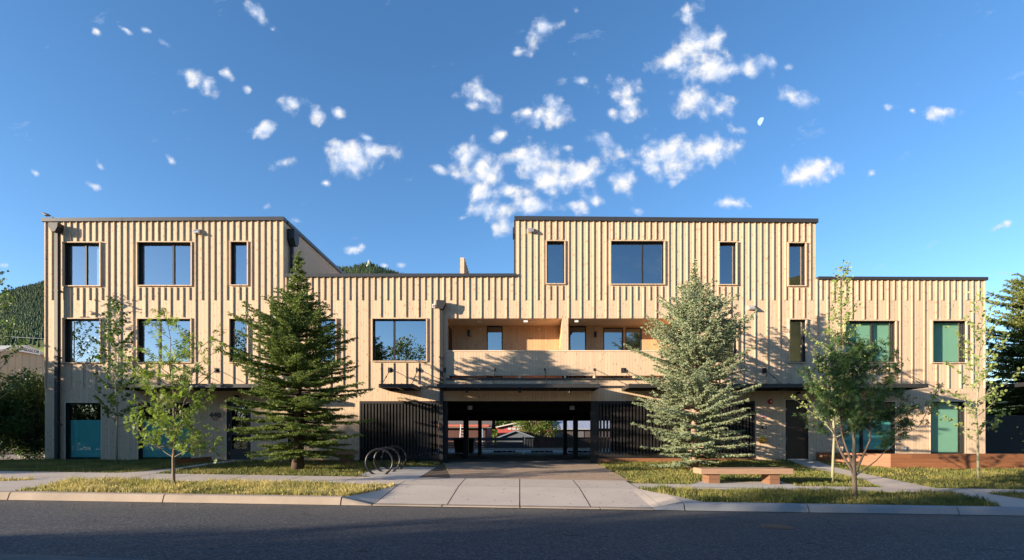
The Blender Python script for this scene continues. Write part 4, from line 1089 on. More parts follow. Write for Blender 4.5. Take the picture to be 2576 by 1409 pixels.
# left ash on the verge
b = on_ground(437, 1222); s = (b[1]-CY)/FPX; zf_ = lambda py: EYE+(VY-py)*s-b[2]
PF = lambda L: sorted([(zf_(y), r*s) for y, r in L])
leafy('ash_tree', 'young bright green ash with a bare trunk in the grass strip by the left kerb', b,
  [([(0,0,0),(-.02,0,zf_(1150)),(.0,.05,zf_(1080)),(-.12,.1,zf_(950)),(-.22,.1,zf_(790))], .040, .19, 20),
   ([(0,0,zf_(1152)),(-.45,.1,zf_(1125)),(-.85,.1,zf_(1085))], .013, .3, 7), ([(0,0,zf_(1150)),(.45,-.1,zf_(1130)),(.82,-.1,zf_(1090))], .013, .3, 7), ([(0,0,zf_(1154)),(.4,.2,zf_(1146)),(.9,.2,zf_(1136))], .010, .35, 5),
   ([(0,0,zf_(1150)),(.10,-.1,zf_(1090)),(.30,.1,zf_(980)),(.60,.1,zf_(860))], .022, .25, 12),
   ([(0,0,zf_(1140)),(-.15,.1,zf_(1080)),(-.42,-.1,zf_(980)),(-.58,.0,zf_(920))], .020, .22, 14)],
  PF([(785,24),(810,52),(850,78),(900,72),(950,76),(1000,84),(1050,82),(1090,72),(1130,62),(1160,45)]), 5, M['ash'], M['bark'], .05, .3, 20, 27, .10, 'ash', .26, nsec=7, secl=.30, per_sec=4, bare=.22)
# right ash on the verge
b = on_ground(2149, 1252); s = (b[1]-CY)/FPX
leafy('ash_tree', 'dense dark green ash with several stems in the grass strip by the right kerb', b,
  [([(0,0,0),(0,0,zf_(1195)),(-.04,0,zf_(1080)),(.02,.1,zf_(950)),(.05,.1,zf_(860))], .060, .35, 16),
   ([(0,0,zf_(1195)),(-.35,.1,zf_(1120)),(-.55,.1,zf_(1040)),(-.62,0,zf_(900))], .034, .28, 15),
   ([(0,0,zf_(1195)),(.28,-.1,zf_(1110)),(.45,0,zf_(1000)),(.50,.1,zf_(880))], .032, .28, 15),
   ([(0,0,zf_(1198)),(.5,0,zf_(1160)),(1.1,.1,zf_(1105)),(1.75,.1,zf_(1060))], .020, .45, 7),
   ([(0,0,zf_(1190)),(-.18,.2,zf_(1090)),(-.2,.3,zf_(980)),(-.25,.3,zf_(850))], .030, .3, 15)],
  PF([(845,15),(870,42),(900,68),(950,85),(1000,98),(1050,98),(1090,100),(1130,80),(1160,50)]), 8, M['ash_shaded'], M['bark'], .06, .3, 20, 34, .085, 'ash', .27, nsec=8, secl=.33, per_sec=7, bare=.05)
# aspens
b = on_ground(293, 1168); s = (b[1]-CY)/FPX
leafy('aspen_tree', 'thin dark leaved aspen close to the wall between the two left blinds', b, [([(0,0,0),(.03,0,zf_(1050)),(-.05,0,zf_(900)),(-.12,0,zf_(765))], .042, .22, 44)],
  PF([(765,8),(800,22),(850,45),(900,50),(950,58),(1000,66),(1060,60),(1100,40),(1125,15)]), 15, M['aspendk'], M['bark_as'], .05, .2, 30, 48, .085, 'round', nsec=6, secl=.28, per_sec=7)
b = on_ground(2093, 1214); s = (b[1]-CY)/FPX
leafy('aspen_tree', 'tall slender aspen rising above the right roof behind the dark ash', b, [([(0,0,0),(.05,0,zf_(1110)),(-.02,0,zf_(1000)),(.15,0,zf_(850)),(.32,0,zf_(672))], .044, .20, 58)],
  PF([(672,6),(700,15),(750,22),(790,45),(830,68),(870,72),(920,75),(970,80),(1020,95),(1060,100),(1095,60),(1120,20)]), 16, M['aspen'], M['bark_as'], .05, .2, 30, 45, .062, 'round', nsec=6, secl=.30, per_sec=6)
b = on_ground(2461, 1206); s = (b[1]-CY)/FPX
leafy('aspen_tree', 'pale leaved aspen with a whitish trunk at the right corner of the building', b, [([(0,0,0),(-.04,0,zf_(1110)),(-.06,0,zf_(1000)),(.08,0,zf_(850)),(.08,0,zf_(752))], .042, .20, 40)],
  PF([(750,8),(790,30),(830,58),(870,62),(920,72),(960,85),(1000,88),(1050,80),(1090,62),(1120,22)]), 17, M['aspen'], M['bark_as'], .05, .2, 30, 42, .085, 'round', nsec=5, secl=.34, per_sec=5)
b = (fx(-8, -1.5), -1.5, .6); s = 18.5/FPX
leafy('aspen_tree', 'dark leaved aspen cut by the left edge of the photo in front of the shrubs', b, [([(0,0,0),(.03,0,2.5),(-.05,0,5.2),(.0,0,7.0)], .06, .30, 40)],
  [(1.2,.4),(2.5,1.0),(4.0,.95),(5.2,.75),(6.2,.45),(7.0,.1)], 18, M['aspendk'], M['bark_as'], .05, .2, 30, 42, .085, 'round', nsec=6, secl=.32, per_sec=5)

def bushy(name, label, base, lobes, n, seed, leafmat, barkmat, leaf=.09, cat='tree', clump=.22, nclump=None, group=None, trunk=None, shape='pt'):
    rng = np.random.default_rng(seed); T = empty(name, base, label, cat, group); b0 = np.array(base, float)
    nc = nclump or 26*len(lobes); cen = []; segs = []
    vol = np.array([l[3]*l[4]*l[5] for l in lobes]); vol = vol/vol.sum()
    cl = []
    for _ in range(nc):
        l = lobes[rng.choice(len(lobes), p=vol)]; d_ = rng.normal(size=3); d_ /= np.linalg.norm(d_); r_ = rng.uniform(.35, 1)**.5
        c_ = b0+np.array(l[:3])+d_*np.array(l[3:6])*r_; cl.append(c_)
        bs = b0+np.array([0, 0, .25*l[2]]); mid = (bs+c_)/2+rng.normal(size=3)*.12; segs.append((bs, mid, .035, .02)); segs.append((mid, c_, .02, .006))
    cl = np.array(cl); idx = rng.integers(0, nc, n); Pp = cl[idx]+rng.normal(size=(n, 3))*np.array([clump, clump, clump*.7])
    Pp[:, 2] = np.maximum(Pp[:, 2], b0[2]+.03)
    if trunk:
        mb = MB(); mb.tube([(b0[0],b0[1],b0[2]-.1),(b0[0]+.03,b0[1],b0[2]+trunk[1]*.5),(b0[0],b0[1],b0[2]+trunk[1])], [trunk[0],trunk[0]*.7,trunk[0]*.35], 10); mb.build('trunk', barkmat, T, smooth=True)
    Vv, F = tubes_np(segs, 4); np_mesh('limbs', Vv, F, barkmat, T)
    leaves_np('leaves', Pp, leafmat, T, rng, leaf, shape, .5 if shape != 'round' else 1)
    return T
bushy('shrub', 'large dark leafy shrub filling the gap left of the building, nearest the wall', (-19.9, .9, .6), [(0,0,1.6,.95,.8,1.5),(-.3,.2,2.6,.8,.7,.9)], 11000, 41, M['bush'], M['bark_dk'], .10, 'shrub', nclump=150)
bushy('shrub', 'dark rounded shrub at the left edge behind the lawn', (-21.6, .3, .6), [(0,0,1.5,1.3,.9,1.5),(.2,.2,2.5,1.0,.8,1.0)], 14000, 42, M['bush'], M['bark_dk'], .11, 'shrub', nclump=170)
bushy('shrub', 'taller light topped shrub behind the two dark ones at the left edge', (-22.6, 3.4, .5), [(0,0,1.8,1.8,1.2,1.7),(.9,0,2.9,1.2,.9,.9)], 14000, 43, M['bush'], M['bark_dk'], .11, 'shrub', nclump=170)
bushy('shrub', 'slim bamboo like shrub against the dark wall right of the building', (19.9, -.9, .86), [(0,0,.8,.55,.3,.85),(.3,.1,1.3,.4,.3,.5)], 1500, 44, M['bush'], M['bark'], .09, 'shrub', nclump=50, shape='pt')
bushy('shrub', 'leafy sapling with a sunlit trunk at the right edge above the planter', (20.25, -1.1, .86), [(0.1,0,2.0,.5,.4,.7),(.3,0,1.2,.4,.3,.4)], 1400, 45, M['farleaf'], M['bark'], .09, 'shrub', nclump=40, trunk=(.05, 1.9))

# ---------------------------------------------------------------- neighbours
# carport and dark wall at the right
CP = empty('carport', (22, 2, .6), 'dark metal carport with a flat sloping roof right of the building', 'carport')
mb = MB(); mb.box(18.9, 31, 2.2, 2.3, .5, fz(1045, 2.2)); mb.build('corrugated_wall', seamed('dark corrugated metal', (.020,.022,.026), .12, 0), CP)
mb = MB(); mb.hexa([(20.3,.2,3.55),(29,.2,4.3),(29,4,4.3),(20.3,4,3.55),(20.3,.2,3.72),(29,.2,4.47),(29,4,4.47),(20.3,4,3.72)]); mb.build('roof', M['black'], CP)
for x in (21.4, 28):
    mb = MB(); mb.box(x, x+.1, .4, .5, .5, 3.64 if x < 25 else 4.2); mb.build('post', M['black'], CP)
# beige metal shed on the left
SH = empty('metal_shed', (-38, 12, .5), 'beige ribbed metal shed with a low gable left of the building', 'shed')
mb = MB(); X0 = -31.0; ze, za = 6.2, 7.15
mb.poly([(X0,9,.4),(X0,15,.4),(X0,15,ze),(X0,12,za),(X0,9,ze)]); mb.quad((X0-16,9,.4),(X0,9,.4),(X0,9,ze),(X0-16,9,ze)); mb.quad((X0,15,.4),(X0-16,15,.4),(X0-16,15,ze),(X0,15,ze)); mb.poly([(X0-16,9,.4),(X0-16,9,ze),(X0-16,12,za),(X0-16,15,ze),(X0-16,15,.4)])
mb.build('wall', seamed('beige ribbed metal', (.36,.32,.23), .45, 1, .35), SH)
mb = MB(); 
for s_ in (-1, 1):
    mb.hexa([(X0+.15,12,za-.02),(X0+.15,12+s_*3.25,ze-.08),(X0-16.2,12+s_*3.25,ze-.08),(X0-16.2,12,za-.02),(X0+.15,12,za+.12),(X0+.15,12+s_*3.25,ze+.06),(X0-16.2,12+s_*3.25,ze+.06),(X0-16.2,12,za+.12)])
mb.build('roof', simple('pale roof metal', (.55,.52,.44), .5, .1, .4, .1), SH)
SG = MB(); SG.box(X0+.16, X0+.2, 11.3, 12.7, za-.36, za-.05); sg = SG.build('sign_board', M['white'], SH)
text_mesh('sign_lettering', 'WEDGCOR', .24, (X0+.205, 12.0, za-.2), M['black'], SH, .004, .006, rotz=R(90))
# power line
mb = MB(); A = at(-200, 826, 40); Bq = at(330, 855, 40); mb.tube([tuple(A+(Bq-A)*t-Vector((0,0,1.2*4*t*(1-t)*.35))) for t in np.linspace(0, 1, 12)], .022, 5)
tag(mb.build('power_line', M['galv']), 'thin pale overhead cable crossing in front of the wooded hill at the left', 'cable')
# behind the drive-through
mb = MB(); mb.box(-30, 30, 21.2, 21.5, .45, .62); tag(mb.build('kerb_rear', M['pad']), kind='structure')
mb = MB()
for x, s_ in ((-2.25,.25), (.2,.1), (2.75,-.2)):
    mb.poly([(x-.06,9.6,.492),(x+.06,9.6,.492),(x+.06+s_,14.6,.492),(x-.06+s_,14.6,.492)])
tag(mb.build('parking_line', M['paint']), kind='structure')
for (a, b_), word in zip(((1241,1296),(1336,1390),(1429,1486)), ('left','middle','right')):
    Y = 14.2; d = Y-CY; x0, x1 = (a-VX)*d/FPX, (b_-VX)*d/FPX; ws = empty('wheel_stop', ((x0+x1)/2, Y, .49), f'black rubber wheel stop in the lot seen through the drive-through, {word} of three', 'wheel stop', 'wheel stops in the parking lot')
    mb = MB(); mb.prism([(Y,.49),(Y+.15,.49),(Y+.12,.60),(Y+.03,.60)][::-1], 'x', x0, x1); mb.build('rubber_block', M['black'], ws)
    mb = MB()
    for k in range(4):
        X = x0+(x1-x0)*(k+.5)/4; mb.box(X-.07, X+.07, Y-.004, Y+.02, .515, .565)
    mb.build('reflector', M['paint'], ws)
FN = empty('board_fence', (-2, 22, .48), 'grey horizontal board fence with a gap, behind the parking lot on the left', 'fence')
grey = timber('weathered boards', (.085,.085,.095))
mb = MB(); Y = 22; d = 42.
xa, xb = (1120-VX)*d/FPX, (1316-VX)*d/FPX
for i, (z0, z1) in enumerate(((.5,.72),(.735,.93),(.945,1.10),(1.22,1.48))): mb.box(xa, xb, Y, Y+.04, z0, z1)
mb.build('board', grey, FN)
for q in (1175, 1246, 1316):
    mb = MB(); x = (q-VX)*d/FPX; mb.box(x-.06, x+.06, Y-.06, Y-.001, .45, 1.56); mb.build('post', grey, FN)
FP = empty('picket_fence', (3, 22, .48), 'weathered brown upright picket fence behind the parking lot on the right', 'fence')
brn = simple('weathered pickets', (.075,.055,.045), .85, 0, .2, .4, 6)
rr = random.Random(3); mb = MB(); x = (1319-VX)*d/FPX
while x < 9: mb.box(x, x+.115, Y, Y+.022, .56, 1.36+rr.uniform(-.02, .02)); x += .135
mb.build('picket', brn, FP); mb = MB(); mb.box((1319-VX)*d/FPX, 9, Y-.03, Y-.002, 1.36, 1.5); mb.build('rail', brn, FP)
# dumpster
DU = empty('dumpster', (-4.2, 11.5, .48), 'dark waste dumpster with a pale rim at the left behind the drive-through', 'dumpster')
mb = MB(); d = 31.; x0, x1 = (1140-VX)*d/FPX, (1192-VX)*d/FPX; mb.hexa([(x0+.1,11.1,.55),(x1-.1,11.1,.55),(x1-.1,12.2,.55),(x0+.1,12.2,.55),(x0,11,1.38),(x1,11,1.38),(x1,12.4,1.38),(x0,12.4,1.38)]); mb.build('bin_body', M['black'], DU)
mb = MB(); mb.box(x0-.03, x1+.03, 10.95, 12.45, 1.385, 1.44); mb.build('lid', simple('pale bin lid', (.25,.27,.30), .5), DU)
for x in (x0+.2, x1-.2):
    mb = MB(); mb.tube([(x-.03,11.3,.53),(x+.03,11.3,.53)], .05, 12); mb.build('wheel', M['black'], DU)
# neighbours beyond the fence
def gable(name, label, x0, x1, y0, y1, zb_, ze, zr, wallm, roofm, ridge='x', ov=.4, extra=None):
    T = empty(name, ((x0+x1)/2, (y0+y1)/2, zb_), label, 'house')
    mb = MB()
    if ridge == 'x':
        ym = (y0+y1)/2
        mb.quad((x0,y0,zb_),(x1,y0,zb_),(x1,y0,ze),(x0,y0,ze)); mb.quad((x1,y1,zb_),(x0,y1,zb_),(x0,y1,ze),(x1,y1,ze))
        mb.poly([(x0,y1,zb_),(x0,y0,zb_),(x0,y0,ze),(x0,ym,zr),(x0,y1,ze)]); mb.poly([(x1,y0,zb_),(x1,y1,zb_),(x1,y1,ze),(x1,ym,zr),(x1,y0,ze)])
        mb.build('wall', wallm, T); mb = MB(); k = (zr-ze)/(ym-y0)
        for s_, ye in ((-1, y0), (1, y1)):
            yo = ye+s_*ov; zo = ze-ov*k
            mb.hexa([(x0-ov,yo,zo+.03),(x1+ov,yo,zo+.03),(x1+ov,ym,zr+.03),(x0-ov,ym,zr+.03),(x0-ov,yo,zo+.15),(x1+ov,yo,zo+.15),(x1+ov,ym,zr+.15),(x0-ov,ym,zr+.15)])
        mb.build('roof', roofm, T)
    else:
        xm = (x0+x1)/2
        mb.poly([(x0,y0,zb_),(x1,y0,zb_),(x1,y0,ze),(xm,y0,zr),(x0,y0,ze)]); mb.poly([(x1,y1,zb_),(x0,y1,zb_),(x0,y1,ze),(xm,y1,zr),(x1,y1,ze)])
        mb.quad((x0,y1,zb_),(x0,y0,zb_),(x0,y0,ze),(x0,y1,ze)); mb.quad((x1,y0,zb_),(x1,y1,zb_),(x1,y1,ze),(x1,y0,ze)); mb.build('wall', wallm, T)
        mb = MB(); k = (zr-ze)/(xm-x0)
        for s_, xe in ((-1, x0), (1, x1)):
            xo = xe+s_*ov; zo = ze-ov*k
            mb.hexa([(xo,y0-ov,zo+.03),(xo,y1+ov,zo+.03),(xm,y1+ov,zr+.03),(xm,y0-ov,zr+.03),(xo,y0-ov,zo+.15),(xo,y1+ov,zo+.15),(xm,y1+ov,zr+.15),(xm,y0-ov,zr+.15)])
        mb.build('roof', roofm, T)
    return T
redm = seamed('red barn boards', (.42,.085,.075), .5, 0, .5)
d = 60.; X = lambda px, d: (px-VX)*d/FPX
Z = lambda py, d: EYE+(VY-py)*d/FPX
rb = gable('barn', 'red barn with a white edged roof seen through the drive-through', X(1251,d), X(1410,d), 40, 50, .4, Z(1076,d), Z(1059,d), redm, simple('white roof edge', (.62,.58,.52), .6), ridge='y', ov=.35)
mb = MB()
for q in range(4): mb.box(X(1277+q*11,d), X(1286+q*11,d), 39.95, 39.99, Z(1081,d), Z(1076,d)); 
for q in range(3): mb.box(X(1290+q*11,d), X(1299+q*11,d), 39.95, 39.99, Z(1074,d), Z(1069.5,d))
mb.build('window', simple('pale window glass', (.5,.52,.5), .2), rb)
mb = MB(); mb.box(X(1312,d), X(1334,d), 39.93, 39.99, .4, Z(1087,d)); mb.build('barn_door', simple('cream door', (.7,.66,.5), .6), rb)
d = 46.; gable('garden_shed', 'small shed with a blue grey gable roof just behind the board fence', X(1252,d), X(1342,d), 26, 29, .4, Z(1103,d), Z(1086,d), simple('dark shed wall', (.10,.12,.15), .7), simple('blue grey roof', (.16,.20,.26), .6), ridge='y', ov=.2)
d = 50.; hs = gable('house', 'house with a brown shingle roof and red eaves at the left behind the drive-through', X(1050,d), X(1224,d), 30, 38, .4, Z(1071,d), Z(1018,d), simple('dark red house wall', (.08,.03,.025), .7), seamed('brown shingles', (.15,.125,.11), .28, 2, .4), ridge='x', ov=.5)
mb = MB(); mb.box(X(1040,d), X(1230,d), 29.44, 29.48, Z(1073.5,d), Z(1068.5,d)); mb.build('fascia', simple('red fascia', (.45,.11,.07), .6), hs)
mb = MB(); mb.box(X(1212,d), X(1215,d), 29.7, 29.85, .4, Z(1073,d)); mb.build('porch_post', simple('blue grey post', (.20,.28,.38), .6), hs)
d = 55.; mh = gable('house', 'low house with a grey ribbed metal roof at the right behind the drive-through', X(1396,d), X(1560,d), 35, 43, .4, Z(1079,d), Z(1052,d), simple('dark grey wall', (.06,.05,.055), .7), seamed('ribbed metal roof', (.42,.44,.50), .4, 0, .5, .4, .3), ridge='x', ov=.4)
for q in (1398, 1452):
    mb = MB(); mb.box(X(q,d), X(q+16,d), 34.95, 34.99, Z(1100,d), Z(1085,d)); mb.build('window', simple('dull window', (.12,.12,.13), .2), mh)
LD = empty('ladder', at(1157,1100,28), 'pale ladder leaning by the house at the left behind the drive-through', 'ladder')
mb = MB(); p0 = at(1155,1100,27.5); p1 = at(1159,1068,28.5); p0.z = .5
mb.tube([p0, p1], .035, 6); mb.tube([p0+Vector((.4,0,0)), p1+Vector((.4,0,0))], .035, 6)
for k in range(1, 8): q = p0+(p1-p0)*k/8; mb.tube([q, q+Vector((.4,0,0))], .02, 6)
mb.build('ladder_frame', M['white'], LD)
bushy('broadleaf_tree', 'leafy green tree behind the fence in the middle of the drive-through view', (X(1355,48.), 28, .45), [(-.4,0,3.0,1.7,1.3,1.5),(.9,0,2.4,1.0,1,1.1),(-.2,0,4.2,1.4,1.3,1.2),(-.9,0,1.6,.8,.7,.7)], 15000, 51, M['farleaf'], M['bark'], .17, 'tree', .28, nclump=150, trunk=(.16, 3.5))
k = 0
for px, dd, hh, wd_ in ((1235,95,7,4),(1262,105,8,4.5),(1290,98,7.5,4),(1330,110,8,5),(1400,100,8,4.5),(1440,104,8.5,5),(1480,98,8,4.5),(1525,108,8.5,5),(1180,112,8.5,5)):
    k += 1
    side_ = {1235:'left of the small conifer gap',1262:'above the barn roof edge',1290:'above the barn windows',1330:'behind the middle garden tree',1400:'left of the metal roof',1440:'above the metal roof',1480:'above the right end of the metal roof',1525:'hidden behind the right gate post',1180:'hidden behind the shingle roof'}[px]
    bushy('broadleaf_tree', 'sunlit hillside tree far behind the drive-through, '+side_, (X(px,dd), dd-20, .45), [(0,0,hh*.6,wd_*.7,wd_*.6,hh*.42),(.8,0,hh*.35,wd_*.6,wd_*.5,hh*.3)], 2600, 60+k, M['farleaf'], M['bark'], .5, 'tree', .6, nclump=60, group='hillside trees behind the drive-through', trunk=(.2, hh*.6))

# ---------------------------------------------------------------- hills
def hill_h(x, y, eprof, d0=170., d1=1500., dmid=650., emid=.62):
    d = y-CY; px = VX+FPX*x/d; e = float(np.interp(px, *eprof))
    if d <= d0: return .3
    if d < dmid: f = emid*((d-d0)/(dmid-d0))**1.0
    elif d < d1: f = emid+(1-emid)*((d-dmid)/(d1-dmid))
    else: f = 1-.35*(d-d1)/1000.
    if d < dmid:
        z = emid*e*dmid/FPX*((d-d0)/(dmid-d0))**1.25
        return z+.3
    n = (math.sin(x*.011+y*.004)*.5+math.sin(x*.004-y*.009+2)*.6)*6*min(1, (d-dmid)/200)
    return EYE+e*f*d/FPX+n-(.3 if d < dmid+1 else 0)
EP = ([-900,-200,0,113,400,700,870,930,965,1100,1300,1600,2100,2600,3400], [300,330,352,384,445,440,424,434,418,378,300,205,150,130,120])
dl = [170,220,280,340,420,500,580,650,720,800,900,1000,1100,1200,1300,1400,1500,1650,1900,2300]
pl = list(range(-900, 3500, 35))
V = []; 
for d in dl:
    for p in pl:
        x = (p-VX)*d/FPX; y = d+CY; V.append((x, y, hill_h(x, y, EP)))
n = len(pl); F = [(j*n+i, j*n+i+1, (j+1)*n+i+1, (j+1)*n+i) for j in range(len(dl)-1) for i in range(n-1)]
m = NT('hill ground'); ps = m.pos(); n1 = m.noise(ps, .012, 5, .6); n2 = m.noise(ps, .08, 4, .7); x_, y_, z_ = m.sep(ps)
c = m.mix(n2, (.10,.15,.035), (.20,.24,.06)); c2 = m.mix(n1, (.035,.060,.022), (.075,.095,.035))
msk = m.ramp(m.math('ADD', m.math('DIVIDE', m.math('SUBTRACT', y_, 600), 120), m.math('MULTIPLY', n1, .6)), [(0,(0,0,0)),(.5,(1,1,1))])
m.principled(m.mix(msk, c, c2), .95, 0, .1, bump=n2, bstr=.4, bdist=2)
tag(np_mesh('hill', V, F, m.mat, smooth=True), kind='structure')
# forest on the hill
rng = np.random.default_rng(77); cones = []
def add_forest(p0, p1, d0_, d1_, n_):
    for _ in range(n_):
        p = rng.uniform(p0, p1); d = math.sqrt(rng.uniform(d0_**2, d1_**2)); x = (p-VX)*d/FPX; y = d+CY
        if d < 900 and math.sin(x*.02+y*.013)+math.sin(y*.031) < .2: continue
        cones.append((x, y, hill_h(x, y, EP)-1, rng.uniform(7, 15), rng.uniform(1.8, 3.8)))
add_forest(-160, 240, 690, 1510, 12000); add_forest(700, 1060, 1250, 1520, 2600); add_forest(-160, 240, 480, 690, 160)
add_forest(1100, 1560, 300, 700, 500)
cn = np.array(cones); n = len(cn); S = 6; L = 3; Vv = []; F = []
ang = rng.uniform(0, 6.28, n); base_i = 0
tiers = [(.05,1.0,.50),(.30,.74,.78),(.58,.46,1.0)]
for (h0, rr, h1) in tiers:
    ring = []
    for k in range(S):
        a = ang+2*np.pi*k/S; jit = rng.uniform(.7, 1.2, n)
        ring.append(np.stack([cn[:,0]+np.cos(a)*cn[:,4]*rr*jit, cn[:,1]+np.sin(a)*cn[:,4]*rr*jit, cn[:,2]+cn[:,3]*(h0+rng.uniform(-.03,.03,n))], 1))
    tip = np.stack([cn[:,0], cn[:,1], cn[:,2]+cn[:,3]*h1], 1)
    blk = np.stack(ring+[tip], 1).reshape(-1, 3); Vv.append(blk)
    st = (np.arange(n)*(S+1))[:, None]+base_i
    for k in range(S): F.append(np.concatenate([st+k, st+(k+1) % S, st+S], 1))
    base_i += n*(S+1)
tag(np_mesh('hill_forest', np.concatenate(Vv), np.concatenate(F), M['farneedle']), 'dark conifer forest covering the hills behind the building', 'forest', kind='stuff')
# mast and ski lift tower on the distant summit
def hp(px, d): x = (px-VX)*d/FPX; return x, d+CY, hill_h(x, d+CY, EP)
x, y, z = hp(927, 1480); MT = empty('radio_mast', (x,y,z), 'white lattice radio mast with drum antennas on the distant wooded summit', 'radio mast')
mb = MB(); k1 = 1480/FPX
ztop = EYE+(VY-656)*k1
for sx, sy in ((-1,-1),(1,-1),(1,1),(-1,1)): mb.tube([(x+sx*2.2,y+sy*2.2,z),(x+sx*1.0,y+sy*1.0,ztop)], .45, 5)
for i in range(7): zz = z+(ztop-z)*i/7; zz2 = z+(ztop-z)*(i+1)/7; mb.tube([(x-2,y-2,zz),(x+1.6,y-1.6,zz2)], .3, 4); mb.tube([(x+2,y-2,zz),(x-1.6,y-1.6,zz2)], .3, 4)
mb.tube([(x,y,ztop),(x,y,ztop+4)], .25, 4); mb.build('lattice', M['white'], MT)
mb = MB()
for dx, py in ((-4,669),(-4,673),(4.0,668.5),(3.8,672),(-3.4,676)): zz = EYE+(VY-py)*k1; mb.tube([(x+dx,y-3,zz),(x+dx,y-4.5,zz)], 1.8, 12)
mb.build('drum_antenna', M['white'], MT)
x, y, z = hp(869, 1480); z2 = EYE+(VY-680.5)*k1; mb = MB(); mb.tube([(x,y,z),(x,y,z2)], .5, 6); mb.tube([(x-1,y,z2),(x+4,y,z2+1),(x+11,y,z2+1.4)], .45, 5); mb.tube([(x+1,y,z2+.3),(x+1.5,y,z2-4)], .6, 5); mb.tube([(x+8,y,z2+1.2),(x+8,y,z2-3)], .2, 5)
tag(mb.build('ski_lift_tower', M['white']), 'tiny white ski lift tower on the summit just right of the sloping roof edge', 'ski lift tower')
# hill across the street behind the camera (seen in the right windows)
V = []; xs_ = np.linspace(-700, 900, 60); 
for j, yy in enumerate((-120,-180,-260,-340,-420,-520,-700)):
    for xx in xs_:
        t = min(1, (-yy-120)/300); pk = np.interp(xx/(-yy+20)*1.0, [-2,-.2,.30,.42,.55,1.0,2.0], [.03,.04,.10,.30,.345,.36,.2])
        V.append((xx, yy, .1+pk*(-yy)*t*(1 if yy > -430 else .9)+2*math.sin(xx*.03+j)))
n = 60; F = [(j*n+i, (j+1)*n+i, (j+1)*n+i+1, j*n+i+1) for j in range(6) for i in range(n-1)]
tag(np_mesh('hill_south', V, F, simple('dry hillside', (.16,.15,.06), .95, 0, .1, .5, .05), smooth=True), kind='structure')
# trees across the street and on the left neighbour plot (they throw the long evening shadows)
k = 0
def street_tree(x, y, h, w_, where, seed, n_=5200):
    bushy('broadleaf_tree', where, (x, y, .1), [(0,0,h*.62,w_,w_*.8,h*.36),(w_*.2,.1,h*.34,w_*.9,w_*.7,h*.30)], n_, seed, M['farleaf'], M['bark_dk'], .26, 'tree', .30, nclump=110, group='trees across the street behind the camera', trunk=(.18, h*.6))
rs = random.Random(9)
x = -78.0
while x < 26:
    if x < -42: h = 5.6
    elif x < -31.5: h = 5.5
    elif x < -22: h = 12.0
    elif x < 0: h = 10.4
    else: h = 5.0
    if x > -9 and rs.random() < .35: x += 4.2; continue
    k += 1; street_tree(x, -25+rs.uniform(-.6,.6), h+rs.uniform(-.5,.5), 2.5, 'broad leafy tree in the row across the street behind the camera', 300+k)
    x += 3.1+rs.uniform(-.3,.3) if x < -20 else 4.6
for i, (x, y, h, w_) in enumerate(((-26.5,-5.2,6.3,1.9),(-29.5,-8.0,6.9,2.2),(-33,-9.6,7.2,2.1),(-36.5,-14.3,8.3,1.7),(-32,-12.0,7.3,1.6),(-25,-2.6,6.0,1.8),(-40,-15.6,8.6,1.5))):
    street_tree(x, y, h, w_, 'dense garden tree beyond the left edge of the lawn', 400+i, 7500)

# ---------------------------------------------------------------- moon
mp = Vector(((1915-VX)/FPX, 1, (VY-306)/FPX))*2600; mp += Vector((CX, CY, EYE))
rad = 9.2*2600/FPX
mb = MB(); outl = []; nseg = 24
vdir = (mp-Vector((CX,CY,EYE))).normalized(); rt = vdir.cross(Vector((0,0,1))).normalized(); up = rt.cross(vdir).normalized()
tilt = R(-28)
for k in range(nseg):
    a = 2*math.pi*k/nseg; lx = math.cos(a)*rad*(1.0 if math.cos(a) < 0 else .30); ly = math.sin(a)*rad
    X2 = lx*math.cos(tilt)-ly*math.sin(tilt); Y2 = lx*math.sin(tilt)+ly*math.cos(tilt); outl.append(mp+rt*X2+up*Y2)
n0 = len(mb.v); cF = sum(outl, Vector())/nseg-vdir*rad*.4; cB = sum(outl, Vector())/nseg+vdir*rad*.4
mb.v += [tuple(p) for p in outl]+[tuple(cF), tuple(cB)]
for k in range(nseg): mb.f.append((k, (k+1) % nseg, nseg)); mb.m.append(0); mb.f.append(((k+1) % nseg, k, nseg+1)); mb.m.append(0)
m = NT('moon glow'); em = m.n('ShaderNodeEmission'); nn = m.noise(m.pos(), .12, 3, .6); m.l(m.mix(nn, (.20,.30,.44), (.36,.42,.52)), em.inputs[0]); em.inputs[1].default_value = 1.0; m.l(em.outputs[0], m.out.inputs[0])  # sunlit glow given as emission; the lit phase is cut into the shape
tag(mb.build('moon', m.mat), 'pale gibbous moon in the blue sky right of the largest cloud', 'moon')

# ---------------------------------------------------------------- world: sky and clouds
scn = bpy.context.scene
W = bpy.data.worlds.new('World'); scn.world = W; W.use_nodes = True
nt = W.node_tree; nt.nodes.clear()
class WN(NT):
    def __init__(s): s.t = nt; s.out = nt.nodes.new('ShaderNodeOutputWorld')
w = WN()
sky = w.n('ShaderNodeTexSky', sky_type='NISHITA'); sky.sun_disc = False
toSun = -SUN
sky.sun_elevation = math.asin(toSun.z); sky.sun_rotation = math.atan2(toSun.x, toSun.y)
sky.altitude = 1900; sky.air_density = 1.0; sky.dust_density = .8; sky.ozone_density = 1.6
tc = w.n('ShaderNodeTexCoord'); dx, dy, dz = w.sep(tc.outputs['Generated'])
ysafe = w.math('MAXIMUM', w.math('ABSOLUTE', dy), .04)
uu = w.math('DIVIDE', dx, ysafe); vv = w.math('DIVIDE', dz, ysafe)
uv = w.comb(uu, vv, 0)
